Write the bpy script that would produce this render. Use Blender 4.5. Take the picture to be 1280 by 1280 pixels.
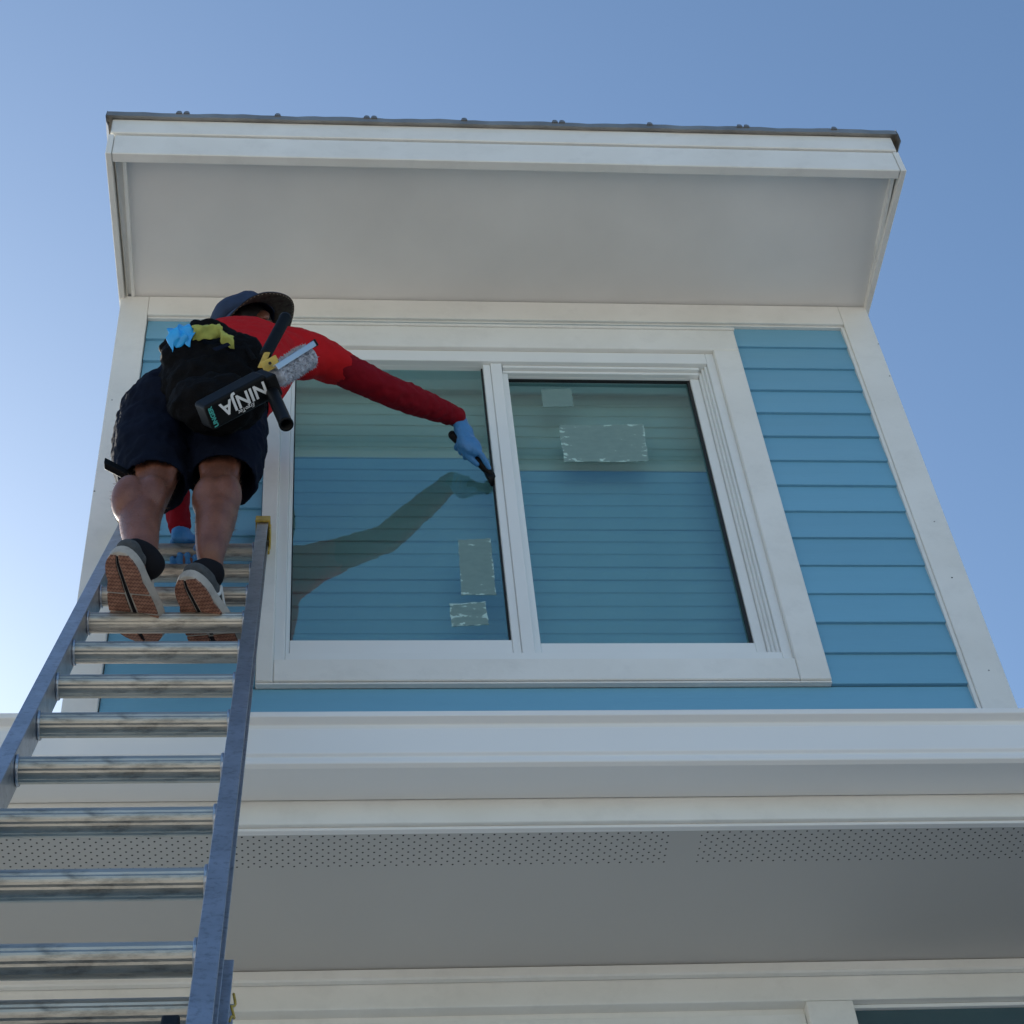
import bpy, bmesh, math, random
from mathutils import Vector, Matrix, Euler, noise

for o in list(bpy.data.objects):
    bpy.data.objects.remove(o)
scn = bpy.context.scene
col = scn.collection
rnd = random.Random(7)

# ------------------------------------------------------------------ camera
CAM = Vector((0, 0, 1.6)); FPX = 2478.0
CROT = Euler([math.radians(a) for a in (140.798, 4.153, -3.726)], 'XYZ')
cd = bpy.data.cameras.new('camera'); cam = bpy.data.objects.new('camera', cd); col.objects.link(cam)
cam.location = CAM; cam.rotation_euler = CROT
cd.sensor_width = 36; cd.sensor_fit = 'HORIZONTAL'; cd.lens = FPX / 1280 * 36
cd.clip_start = 0.05; cd.clip_end = 4000
scn.camera = cam

# ------------------------------------------------------------------ sky + sun
SUN_AZ, SUN_EL = -28.0, 26.0          # azimuth from +Y (into the house) towards +X
w = bpy.data.worlds.new('World'); scn.world = w; w.use_nodes = True
nt = w.node_tree; nt.nodes.clear()
sky = nt.nodes.new('ShaderNodeTexSky'); sky.sky_type = 'NISHITA'; sky.sun_disc = False
sky.sun_elevation = math.radians(SUN_EL); sky.sun_rotation = math.radians(SUN_AZ)
sky.altitude = 0; sky.air_density = 1.2; sky.dust_density = 2.1; sky.ozone_density = 4.5
bg = nt.nodes.new('ShaderNodeBackground'); bg.inputs['Strength'].default_value = 0.089
wo = nt.nodes.new('ShaderNodeOutputWorld')
tn = nt.nodes.new('ShaderNodeMix'); tn.data_type = 'RGBA'; tn.blend_type = 'MULTIPLY'; tn.inputs[0].default_value = 1; tn.inputs[7].default_value = (.92, 1.0, 1.0, 1)
nt.links.new(sky.outputs[0], tn.inputs[6]); nt.links.new(tn.outputs[2], bg.inputs[0]); nt.links.new(bg.outputs[0], wo.inputs[0])
sd = bpy.data.lights.new('sun', 'SUN'); sd.energy = 5.0; sd.angle = math.radians(0.53); sd.color = (1, .93, .82)
sun = bpy.data.objects.new('sun', sd); col.objects.link(sun); sun.location = (-20, 20, 30)
sdir = Vector((math.sin(math.radians(SUN_AZ)) * math.cos(math.radians(SUN_EL)),
               math.cos(math.radians(SUN_AZ)) * math.cos(math.radians(SUN_EL)), math.sin(math.radians(SUN_EL))))
sun.rotation_euler = sdir.to_track_quat('Z', 'Y').to_euler()
scn.view_settings.view_transform = 'Standard'; scn.view_settings.look = 'None'
scn.view_settings.gamma = 1; scn.view_settings.use_curve_mapping = False
scn.view_settings.exposure = 1.06
scn.render.engine = 'CYCLES'

# ------------------------------------------------------------------ helpers
_A = CROT.to_matrix()
def P(x, y, Y):
    """pixel of the photograph -> the point of that line of sight at depth Y"""
    d = _A @ Vector(((x - 640) / FPX, -(y - 640) / FPX, -1.0))
    return CAM + d * ((Y - CAM.y) / d.y)

class NT:
    def __init__(s, m):
        s.t = m.node_tree; s.t.nodes.clear()
    def n(s, typ, **kw):
        nd = s.t.nodes.new(typ)
        for k, v in kw.items():
            if k.startswith('i_'):
                nd.inputs[k[2:].replace('_', ' ')].default_value = v
            else: setattr(nd, k, v)
        return nd
    def l(s, a, b): s.t.links.new(a, b)
    def m(s, op, a, b=None, c=None):
        nd = s.t.nodes.new('ShaderNodeMath'); nd.operation = op
        for i, v in enumerate((a, b, c)):
            if v is None: continue
            if isinstance(v, (int, float)): nd.inputs[i].default_value = v
            else: s.l(v, nd.inputs[i])
        return nd.outputs[0]

def mat(name, c, rough=.5, metal=0.0, var=.06, scale=6.0, bump=0.0, bscale=80.0, spec=.5, stretch=(1, 1, 1), tint=None, fine=0.0, fscale=60, coat=0):
    m = bpy.data.materials.new(name); m.use_nodes = True; N = NT(m)
    out = N.n('ShaderNodeOutputMaterial'); b = N.n('ShaderNodeBsdfPrincipled')
    N.l(b.outputs[0], out.inputs[0])
    tc = N.n('ShaderNodeTexCoord'); mp = N.n('ShaderNodeMapping'); mp.inputs['Scale'].default_value = stretch
    N.l(tc.outputs['Object'], mp.inputs[0])
    nz = N.n('ShaderNodeTexNoise'); nz.inputs['Scale'].default_value = scale; nz.inputs['Detail'].default_value = 6
    N.l(mp.outputs[0], nz.inputs['Vector'])
    rp = N.n('ShaderNodeValToRGB'); rp.color_ramp.elements[0].position = .3; rp.color_ramp.elements[1].position = .72
    lo = [max(0, x * (1 - var)) for x in c]; hi = [min(1, x * (1 + var)) for x in c]
    if tint: lo = [x * t for x, t in zip(lo, tint)]
    rp.color_ramp.elements[0].color = (*lo, 1); rp.color_ramp.elements[1].color = (*hi, 1)
    N.l(nz.outputs['Fac'], rp.inputs[0])
    src = rp.outputs[0]
    if fine:
        n2 = N.n('ShaderNodeTexNoise'); n2.inputs['Scale'].default_value = fscale; n2.inputs['Detail'].default_value = 8; n2.inputs['Roughness'].default_value = .7
        N.l(mp.outputs[0], n2.inputs['Vector'])
        r2 = N.n('ShaderNodeValToRGB'); r2.color_ramp.elements[0].position = .28; r2.color_ramp.elements[1].position = .5
        r2.color_ramp.elements[0].color = (1 - fine,) * 3 + (1,); r2.color_ramp.elements[1].color = (1, 1, 1, 1)
        N.l(n2.outputs['Fac'], r2.inputs[0])
        mx = N.n('ShaderNodeMix', data_type='RGBA', blend_type='MULTIPLY'); mx.inputs[0].default_value = 1
        N.l(src, mx.inputs[6]); N.l(r2.outputs[0], mx.inputs[7]); src = mx.outputs[2]
    N.l(src, b.inputs['Base Color'])
    b.inputs['Roughness'].default_value = rough; b.inputs['Metallic'].default_value = metal
    b.inputs['Specular IOR Level'].default_value = spec
    if coat: b.inputs['Coat Weight'].default_value = coat
    if bump:
        n3 = N.n('ShaderNodeTexNoise'); n3.inputs['Scale'].default_value = bscale; n3.inputs['Detail'].default_value = 5
        N.l(mp.outputs[0], n3.inputs['Vector'])
        bp = N.n('ShaderNodeBump'); bp.inputs['Strength'].default_value = bump; bp.inputs['Distance'].default_value = .004
        N.l(n3.outputs['Fac'], bp.inputs['Height']); N.l(bp.outputs[0], b.inputs['Normal'])
    return m

M = {}
M['white'] = mat('white_paint', (.83, .83, .80), .45, var=.04, scale=3, bump=.12, bscale=60, tint=(.98, .97, .95), fine=.08, fscale=9)
M['soffit'] = mat('soffit_paint', (.78, .765, .74), .6, var=.08, scale=1.6, bump=.1, bscale=25)
M['siding'] = mat('blue_siding', (.168, .408, .572), .5, var=.04, scale=3, bump=.25, bscale=90, stretch=(.15, 1, 1.5), fine=.05, fscale=8)
def board_tint(m):
    N = m.node_tree; b = next(n for n in N.nodes if n.type == 'BSDF_PRINCIPLED'); src = b.inputs['Base Color'].links[0].from_socket
    oi = N.nodes.new('ShaderNodeObjectInfo'); mr = N.nodes.new('ShaderNodeMapRange'); mr.inputs[3].default_value = .94; mr.inputs[4].default_value = 1.05
    N.links.new(oi.outputs['Random'], mr.inputs[0])
    mx = N.nodes.new('ShaderNodeMix'); mx.data_type = 'RGBA'; mx.blend_type = 'MULTIPLY'; mx.inputs[0].default_value = 1
    N.links.new(src, mx.inputs[6]); N.links.new(mr.outputs[0], mx.inputs[7]); N.links.new(mx.outputs[2], b.inputs['Base Color'])
board_tint(M['siding'])
M['gutter'] = mat('gutter_enamel', (.84, .84, .83), .30, var=.03, scale=2.5, stretch=(.4, 1, 1))
M['roofmetal'] = mat('roof_metal', (.30, .29, .28), .4, .7, var=.2, scale=9, bump=.2, bscale=14)
M['vinyl'] = mat('window_vinyl', (.82, .84, .83), .35, var=.02, scale=4)
M['gasket'] = mat('black_gasket', (.012, .012, .013), .6)
M['slat'] = mat('blind_slat', (.86, .86, .82), .5, var=.04, scale=5)
M['interior'] = mat('interior_paint', (.25, .25, .24), .8)
M['alu'] = mat('ladder_aluminium', (.44, .46, .50), .38, .95, var=.14, scale=14, bump=.12, bscale=150, fine=.45, fscale=70)
M['rung'] = mat('rung_aluminium', (.50, .465, .41), .46, .9, var=.2, scale=26, bump=.15, bscale=90, stretch=(.3, 1, 1), fine=.6, fscale=42)
M['yellow'] = mat('yellow_plastic', (.56, .37, .06), .55, var=.22, scale=30, fine=.35, fscale=50)
M['blackp'] = mat('black_plastic', (.004, .0045, .0055), .5, var=.25, scale=30, spec=.16)
M['skin'] = mat('skin', (.185, .076, .049), .42, spec=.5, var=.24, scale=16, bump=.3, bscale=160, tint=(1, .92, .9))
M['hair'] = mat('dark_hair', (.012, .009, .008), .55)
M['leghair'] = mat('leg_hair', (.22, .13, .08), .5)
M['red'] = mat('red_jersey', (.46, .009, .013), .8, spec=.15, var=.08, scale=10, bump=.35, bscale=420)
M['crimson'] = mat('crimson_sleeve', (.20, .003, .011), .8, spec=.15, var=.10, scale=9, bump=.35, bscale=420)
M['navy'] = mat('navy_cloth', (.0045, .0075, .019), .9, spec=.12, var=.2, scale=14, bump=.4, bscale=300)
M['hatnavy'] = mat('hat_navy', (.016, .035, .085), .85, var=.2, scale=40, bump=.5, bscale=350)
M['hatlining'] = mat('hat_lining', (.045, .042, .030), .9, var=.55, scale=60, tint=(1.3, .5, .55), bump=.5, bscale=260)
M['thread'] = mat('hat_thread', (.35, .30, .24), .8)
M['glove'] = mat('blue_nitrile', (.045, .20, .46), .45, var=.10, scale=40, bump=.5, bscale=120)
M['pouch'] = mat('pouch_nylon', (.0035, .0035, .0045), .85, spec=.12, var=.35, scale=30, bump=.6, bscale=200)
M['bluecloth'] = mat('bright_blue_nitrile', (.03, .38, .85), .4, var=.12, scale=30)
M['greencloth'] = mat('green_microfibre', (.36, .40, .10), .9, var=.14, scale=60, bump=.6, bscale=300)
M['steel'] = mat('squeegee_aluminium', (.5, .53, .56), .35, .85, var=.06)
M['fleece'] = mat('grey_fleece', (.42, .44, .50), .9, var=.4, scale=70)
M['midsole'] = mat('midsole_foam', (.38, .36, .33), .6, var=.14, scale=30, fine=.25, fscale=40)
M['mesh'] = mat('shoe_mesh', (.065, .07, .075), .85, var=.25, scale=50, bump=.8, bscale=500)
M['shoeblack'] = mat('shoe_black', (.008, .008, .011), .85, spec=.15)
M['lightstripe'] = mat('shoe_stripe', (.55, .56, .55), .6)
M['text'] = mat('white_print', (.80, .82, .84), .5)
M['teal'] = mat('teal_print', (.06, .42, .38), .5)
M['shingle'] = mat('roof_sheet', (.22, .22, .22), .45, .5, var=.15, scale=4)
M['lowglass'] = mat('dark_glass', (.05, .10, .12), .08, spec=.8)

def tread_mat():
    m = bpy.data.materials.new('rubber_tread'); m.use_nodes = True; N = NT(m)
    out = N.n('ShaderNodeOutputMaterial'); b = N.n('ShaderNodeBsdfPrincipled'); N.l(b.outputs[0], out.inputs[0])
    tc = N.n('ShaderNodeTexCoord'); sp = N.n('ShaderNodeSeparateXYZ'); N.l(tc.outputs['Object'], sp.inputs[0])
    zig = N.m('PINGPONG', N.m('MULTIPLY', sp.outputs[0], 1.0), .0045)
    v = N.m('ADD', N.m('MULTIPLY', sp.outputs[1], 1.0), zig)
    st = N.m('LESS_THAN', N.m('FRACT', N.m('MULTIPLY', v, 88.0)), .40)
    nz = N.n('ShaderNodeTexNoise'); nz.inputs['Scale'].default_value = 45; nz.inputs['Detail'].default_value = 5
    N.l(tc.outputs['Object'], nz.inputs['Vector'])
    rp = N.n('ShaderNodeValToRGB'); rp.color_ramp.elements[0].position = .35; rp.color_ramp.elements[1].position = .7
    rp.color_ramp.elements[0].color = (.20, .088, .058, 1); rp.color_ramp.elements[1].color = (.36, .185, .125, 1)
    N.l(nz.outputs['Fac'], rp.inputs[0])
    mx = N.n('ShaderNodeMix', data_type='RGBA'); N.l(N.m('MULTIPLY', st, .75), mx.inputs[0])
    N.l(rp.outputs[0], mx.inputs[6]); mx.inputs[7].default_value = (.09, .035, .025, 1)
    N.l(mx.outputs[2], b.inputs['Base Color']); b.inputs['Roughness'].default_value = .8
    bp = N.n('ShaderNodeBump'); bp.inputs['Strength'].default_value = .8; bp.inputs['Distance'].default_value = .003; bp.invert = True
    N.l(st, bp.inputs['Height']); N.l(bp.outputs[0], b.inputs['Normal'])
    return m
M['tread'] = tread_mat()

def glass_mat(name, refl, tint):
    m = bpy.data.materials.new(name); m.use_nodes = True; N = NT(m)
    out = N.n('ShaderNodeOutputMaterial')
    tr = N.n('ShaderNodeBsdfTransparent'); tr.inputs[0].default_value = (*tint, 1)
    gl = N.n('ShaderNodeBsdfGlossy'); gl.inputs[0].default_value = (.70, .98, 1, 1); gl.inputs['Roughness'].default_value = .0
    tc = N.n('ShaderNodeTexCoord'); nz = N.n('ShaderNodeTexNoise'); nz.inputs['Scale'].default_value = 2.2; nz.inputs['Detail'].default_value = 1
    N.l(tc.outputs['Object'], nz.inputs['Vector'])
    bp = N.n('ShaderNodeBump'); bp.inputs['Strength'].default_value = .02; bp.inputs['Distance'].default_value = .02
    N.l(nz.outputs['Fac'], bp.inputs['Height']); N.l(bp.outputs[0], gl.inputs['Normal'])
    fr = N.n('ShaderNodeFresnel'); fr.inputs['IOR'].default_value = 1.5
    fac = N.m('MINIMUM', N.m('MULTIPLY_ADD', fr.outputs[0], .8, refl), .95)
    mx = N.n('ShaderNodeMixShader'); N.l(fac, mx.inputs[0]); N.l(tr.outputs[0], mx.inputs[1]); N.l(gl.outputs[0], mx.inputs[2])
    N.l(mx.outputs[0], out.inputs[0])
    return m
M['glass'] = glass_mat('low_e_glass', .225, (.54, .74, .77))
def clear_mat():
    m = bpy.data.materials.new('glass_edge'); m.use_nodes = True; N = NT(m)
    out = N.n('ShaderNodeOutputMaterial'); tr = N.n('ShaderNodeBsdfTransparent'); tr.inputs[0].default_value = (.9, .95, .95, 1)
    N.l(tr.outputs[0], out.inputs[0]); return m
M['glassback'] = clear_mat()

def sticker_mat(seed, thr=.665):
    m = bpy.data.materials.new('torn_label'); m.use_nodes = True; N = NT(m)
    out = N.n('ShaderNodeOutputMaterial'); b = N.n('ShaderNodeBsdfPrincipled'); N.l(b.outputs[0], out.inputs[0])
    tc = N.n('ShaderNodeTexCoord'); mp = N.n('ShaderNodeMapping'); mp.inputs['Location'].default_value = (seed, seed * 2, seed)
    mp.inputs['Scale'].default_value = (.8, 1, 1.7)
    N.l(tc.outputs['Object'], mp.inputs[0])
    nz = N.n('ShaderNodeTexNoise'); nz.inputs['Scale'].default_value = 30; nz.inputs['Detail'].default_value = 7; nz.inputs['Roughness'].default_value = .6
    N.l(mp.outputs[0], nz.inputs['Vector'])
    sp = N.n('ShaderNodeSeparateXYZ'); N.l(tc.outputs['Generated'], sp.inputs[0])
    e = N.m('MAXIMUM', N.m('ABSOLUTE', N.m('SUBTRACT', sp.outputs[0], .5)), N.m('ABSOLUTE', N.m('SUBTRACT', sp.outputs[2], .5)))
    v = N.m('ADD', nz.outputs['Fac'], N.m('MULTIPLY', N.m('POWER', N.m('MULTIPLY', e, 2.0), 6.0), .17))
    rp = N.n('ShaderNodeValToRGB'); el = rp.color_ramp.elements
    el[0].position = thr; el[0].color = (.20, .31, .29, 1); el[1].position = thr + .02; el[1].color = (.46, .66, .62, 1)
    x = rp.color_ramp.elements.new(.35); x.color = (.17, .275, .26, 1)
    N.l(v, rp.inputs[0]); N.l(rp.outputs[0], b.inputs['Base Color']); b.inputs['Roughness'].default_value = .55
    return m

def perf_mat(X0, X1, Y0, Y1):
    m = bpy.data.materials.new('perforated_soffit'); m.use_nodes = True; N = NT(m)
    out = N.n('ShaderNodeOutputMaterial'); b = N.n('ShaderNodeBsdfPrincipled'); N.l(b.outputs[0], out.inputs[0])
    g = N.n('ShaderNodeNewGeometry'); sp = N.n('ShaderNodeSeparateXYZ'); N.l(g.outputs['Position'], sp.inputs[0])
    px, ry = .0266, .0115
    yy = N.m('DIVIDE', N.m('SUBTRACT', sp.outputs[1], Y0), ry)
    row = N.m('FLOOR', yy)
    xo = N.m('ADD', N.m('DIVIDE', sp.outputs[0], px), N.m('MULTIPLY', N.m('MODULO', row, 2.0), .5))
    fx = N.m('MULTIPLY', N.m('SUBTRACT', N.m('FRACT', xo), .5), px)
    fy = N.m('MULTIPLY', N.m('SUBTRACT', N.m('FRACT', yy), .5), ry)
    d = N.m('SQRT', N.m('ADD', N.m('MULTIPLY', fx, fx), N.m('MULTIPLY', fy, fy)))
    h = N.m('LESS_THAN', d, .0025)
    h = N.m('MULTIPLY', h, N.m('GREATER_THAN', sp.outputs[1], Y0)); h = N.m('MULTIPLY', h, N.m('LESS_THAN', sp.outputs[1], Y1))
    gap = N.m('MULTIPLY', N.m('GREATER_THAN', sp.outputs[0], X0), N.m('LESS_THAN', sp.outputs[0], X1))
    h = N.m('MULTIPLY', h, N.m('SUBTRACT', 1.0, gap))
    nz = N.n('ShaderNodeTexNoise'); nz.inputs['Scale'].default_value = 1.5; nz.inputs['Detail'].default_value = 4; N.l(g.outputs['Position'], nz.inputs['Vector'])
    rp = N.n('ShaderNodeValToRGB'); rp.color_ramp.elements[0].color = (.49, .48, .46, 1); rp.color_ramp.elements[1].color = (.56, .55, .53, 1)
    N.l(nz.outputs['Fac'], rp.inputs[0])
    mx = N.n('ShaderNodeMix', data_type='RGBA'); N.l(h, mx.inputs[0]); N.l(rp.outputs[0], mx.inputs[6]); mx.inputs[7].default_value = (.03, .03, .03, 1)
    N.l(mx.outputs[2], b.inputs['Base Color']); b.inputs['Roughness'].default_value = .6
    return m

def tag(o, label=None, cat=None, group=None, kind=None):
    for k, v in (('label', label), ('category', cat), ('group', group), ('kind', kind)):
        if v: o[k] = v
    return o
def thing(name, loc, label, cat, group=None):
    o = bpy.data.objects.new(name, None); col.objects.link(o); o.location = loc; o.empty_display_size = .1
    return tag(o, label, cat, group)
def world_loc(o):
    v = Vector(o.location)
    while o.parent: o = o.parent; v += o.location
    return v
def adopt(o, parent):
    if parent is not None:
        wl = world_loc(parent); o.parent = parent; o.location = Vector(o.location) - wl

def catmull(pts, rad, sub=5):
    """smooth a polyline of points with radii (floats or (a,b))"""
    rad = [r if isinstance(r, tuple) else (r, r) for r in rad]
    if len(pts) < 3: sub = max(sub, 4)
    o, q = [], []
    n = len(pts)
    for i in range(n - 1):
        p0, p1, p2, p3 = pts[max(i - 1, 0)], pts[i], pts[i + 1], pts[min(i + 2, n - 1)]
        for k in range(sub):
            t = k / sub
            def cr(a, b, c, d): return .5 * ((2 * b) + (c - a) * t + (2 * a - 5 * b + 4 * c - d) * t * t + (3 * b - a - 3 * c + d) * t ** 3)
            o.append(Vector([cr(p0[j], p1[j], p2[j], p3[j]) for j in range(3)]))
            r0, r1, r2, r3 = rad[max(i - 1, 0)], rad[i], rad[i + 1], rad[min(i + 2, n - 1)]
            q.append((cr(r0[0], r1[0], r2[0], r3[0]), cr(r0[1], r1[1], r2[1], r3[1])))
    o.append(Vector(pts[-1])); q.append(rad[-1])
    return o, q

class G:
    """mesh collector in world coordinates"""
    def __init__(s): s.v, s.f = [], []
    def add(s, vs, fs):
        k = len(s.v); s.v += [Vector(x) for x in vs]; s.f += [tuple(i + k for i in f) for f in fs]; return s
    def box(s, x0, x1, y0, y1, z0, z1):
        return s.add([(x, y, z) for z in (z0, z1) for y in (y0, y1) for x in (x0, x1)],
                     [(0, 2, 3, 1), (4, 5, 7, 6), (0, 1, 5, 4), (2, 6, 7, 3), (0, 4, 6, 2), (1, 3, 7, 5)])
    def hexa(s, p):   # 8 points, bottom 4 then top 4 (each ring same order)
        return s.add(p, [(3, 2, 1, 0), (4, 5, 6, 7), (0, 1, 5, 4), (1, 2, 6, 5), (2, 3, 7, 6), (3, 0, 4, 7)])
    def obox(s, c, ax, ay, az):   # oriented box: centre + half vectors
        c = Vector(c)
        return s.hexa([c - ax - ay - az, c + ax - ay - az, c + ax + ay - az, c - ax + ay - az,
                       c - ax - ay + az, c + ax - ay + az, c + ax + ay + az, c - ax + ay + az])
    def prism(s, prof, x0, x1):    # (y,z) profile along X
        n = len(prof)
        s.add([(x0, y, z) for y, z in prof] + [(x1, y, z) for y, z in prof],
              [tuple(range(n)), tuple(range(2 * n - 1, n - 1, -1))] + [(i, i + n, (i + 1) % n + n, (i + 1) % n) for i in range(n)])
        return s
    def tube(s, pts, rad, seg=14, sub=5, cap=True, up=None, smooth=True, fn=None):
        pts = [Vector(p) for p in pts]
        if smooth: pts, rad = catmull(pts, rad, sub)
        else: rad = [r if isinstance(r, tuple) else (r, r) for r in rad]
        n = len(pts); rings = []
        up = Vector(up) if up is not None else None
        prev = None
        if cap:   # rounded ends
            t0 = (pts[0] - pts[1]).normalized(); t1 = (pts[-1] - pts[-2]).normalized()
            e0 = [(pts[0] + t0 * min(rad[0]) * math.sin(a) * .8, (rad[0][0] * math.cos(a), rad[0][1] * math.cos(a))) for a in (1.35, .9, .45)]
            e1 = [(pts[-1] + t1 * min(rad[-1]) * math.sin(a) * .8, (rad[-1][0] * math.cos(a), rad[-1][1] * math.cos(a))) for a in (.45, .9, 1.35)]
            pts = [p for p, _ in e0] + pts + [p for p, _ in e1]; rad = [r for _, r in e0] + list(rad) + [r for _, r in e1]; n = len(pts)
        vs = []
        for i in range(n):
            t = (pts[min(i + 1, n - 1)] - pts[max(i - 1, 0)]).normalized()
            if prev is None:
                ref = up if up is not None else (Vector((0, 0, 1)) if abs(t.z) < .9 else Vector((1, 0, 0)))
            else: ref = prev
            a = (ref - t * ref.dot(t)).normalized()   # first radius acts along a
            b = t.cross(a); prev = a
            for k in range(seg):
                ang = 2 * math.pi * k / seg
                ra, rb = rad[i]
                q = 1.0 if fn is None else fn(i / (n - 1), ang)
                vs.append(pts[i] + a * (math.cos(ang) * ra * q) + b * (math.sin(ang) * rb * q))
        fs = [(i * seg + k, i * seg + (k + 1) % seg, (i + 1) * seg + (k + 1) % seg, (i + 1) * seg + k) for i in range(n - 1) for k in range(seg)]
        fs += [tuple(range(seg - 1, -1, -1)), tuple(range((n - 1) * seg, n * seg))]
        return s.add(vs, fs)
    def ell(s, c, r, rot=None, seg=20, rings=12):
        c = Vector(c); rot = rot or Matrix.Identity(3)
        vs = [c + rot @ Vector((0, 0, r[2]))]
        for i in range(1, rings):
            th = math.pi * i / rings
            for k in range(seg):
                ph = 2 * math.pi * k / seg
                vs.append(c + rot @ Vector((r[0] * math.sin(th) * math.cos(ph), r[1] * math.sin(th) * math.sin(ph), r[2] * math.cos(th))))
        vs.append(c + rot @ Vector((0, 0, -r[2])))
        fs = [(0, 1 + k, 1 + (k + 1) % seg) for k in range(seg)]
        for i in range(rings - 2):
            a = 1 + i * seg
            fs += [(a + k, a + seg + k, a + seg + (k + 1) % seg, a + (k + 1) % seg) for k in range(seg)]
        l = len(vs) - 1; a = 1 + (rings - 2) * seg
        fs += [(l, a + (k + 1) % seg, a + k) for k in range(seg)]
        return s.add(vs, fs)
    def build(s, name, m, parent=None, smooth=False, bevel=0, segs=2, remesh=0, relax=0, wrinkle=None, subsurf=0, solid=0, angle=None, bake=False):
        c = sum(s.v, Vector()) / len(s.v)
        me = bpy.data.meshes.new(name); me.from_pydata([v - c for v in s.v], [], s.f)
        bm = bmesh.new(); bm.from_mesh(me); bmesh.ops.recalc_face_normals(bm, faces=bm.faces); bm.to_mesh(me); bm.free()
        o = bpy.data.objects.new(name, me); col.objects.link(o); o.location = c
        for x in (m if isinstance(m, list) else [m]): me.materials.append(x)
        if smooth: me.polygons.foreach_set('use_smooth', [True] * len(me.polygons))
        if remesh:
            md = o.modifiers.new('r', 'REMESH'); md.mode = 'VOXEL'; md.voxel_size = remesh; md.use_smooth_shade = True
        if relax:
            md = o.modifiers.new('s', 'SMOOTH'); md.iterations = relax; md.factor = .5
        if wrinkle:
            st, sz = wrinkle
            tx = bpy.data.textures.new(name + '_folds', 'CLOUDS'); tx.noise_scale = sz; tx.noise_depth = 2
            md = o.modifiers.new('d', 'DISPLACE'); md.texture = tx; md.strength = st; md.mid_level = .5; md.texture_coords = 'LOCAL'
        if solid:
            md = o.modifiers.new('t', 'SOLIDIFY'); md.thickness = solid; md.offset = 0
        if bevel:
            md = o.modifiers.new('b', 'BEVEL'); md.width = bevel; md.segments = segs; md.limit_method = 'ANGLE'; md.angle_limit = math.radians(40)
        if subsurf:
            md = o.modifiers.new('u', 'SUBSURF'); md.levels = subsurf; md.render_levels = subsurf
        if bake: bake_mods(o)
        adopt(o, parent)
        return o

def bake_mods(o):
    bpy.context.view_layer.update()
    dg = bpy.context.evaluated_depsgraph_get()
    me = bpy.data.meshes.new_from_object(o.evaluated_get(dg)); me.name = o.name
    o.modifiers.clear(); o.data = me
    return o

def B(name, m, parent, x0, x1, y0, y1, z0, z1, bevel=.002):
    return G().box(x0, x1, y0, y1, z0, z1).build(name, m, parent, bevel=bevel, segs=1)

# ================================================================== SETTING
def grid_plane(name, x0, x1, y0, y1, z, m):
    g = G().add([(x0, y0, z), (x1, y0, z), (x1, y1, z), (x0, y1, z)], [(0, 1, 2, 3)])
    return tag(g.build(name, m), kind='structure')
M['ground'] = mat('sandy_ground', (.44, .41, .36), .9, var=.2, scale=.6, bump=.4, bscale=20, fine=.2, fscale=6)
grid_plane('ground', -900, 900, -900, 900, 0, M['ground'])

# ================================================================== HOUSE
house = thing('house', (.65, 4.0, 0), 'white-trimmed house with blue lap siding dormer above a white gutter', 'house')
XL, XR = -.715, 2.042          # outer edges of the dormer front
XLi, XRi = -.615, 1.935        # inner edges of the corner boards
ZF0, ZF1 = P(640, 399.5, 3.99).z, 7.752        # frieze board
YS = 4.008                     # siding plane
YC = 3.985                     # face of the casing
CL, CR, CT, CB = P(319, 853, YC).x, P(1040, 848, YC).x, P(640, 407, YC).z, P(640, 850, YC).z
IL, IR, IT, IB = P(342, 815, YC).x, P(993, 818, YC).x, P(640, 434, YC).z, P(640, 822, YC).z
ROWS = [7.4975 - .1356 * k for k in range(0, 15)]

wall = bpy.data.objects.new('dormer_wall', None); col.objects.link(wall); wall.location = (.65, 4.05, 5.2); adopt(wall, house)
# backing with the window hole, then the laps
for nm, x0, x1, z0, z1 in (('sheathing', XL + .02, CL + .05, 5.0, 7.75), ('sheathing', CR - .05, XR - .02, 5.0, 7.75),
                           ('sheathing', CL + .05, CR - .05, 7.56, 7.75), ('sheathing', CL + .05, CR - .05, 5.0, 5.80)):
    B(nm, M['white'], wall, x0, x1, 4.028, 4.10, z0, z1, bevel=0)
def lap(x0, x1, zb, zt, parent):
    j = rnd.uniform(-.0015, .0015)
    G().prism([(YS - .006 + j, zb), (YS - .006 + j, zb + .001), (YS + .004, zt), (YS + .016, zt), (YS + .012, zb)], x0, x1).build('siding_board', M['siding'], parent, bevel=.0012, segs=1)
lap(CL, CR, CT + .006, ZF0 - .009, wall)
for k, zb in enumerate(ROWS):
    zt = (ZF0 - .009 if k == 0 else ROWS[k - 1] + .012)
    if zb > CB - .02:
        zb2 = zb
        for a, b in ((XLi + .003, CL - .002), (CR + .002, XRi - .003)): lap(a, b, zb2, zt, wall)
    else:
        lap(XLi + .003, XRi - .003, zb, min(zt, CB - .006), wall)
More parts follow.
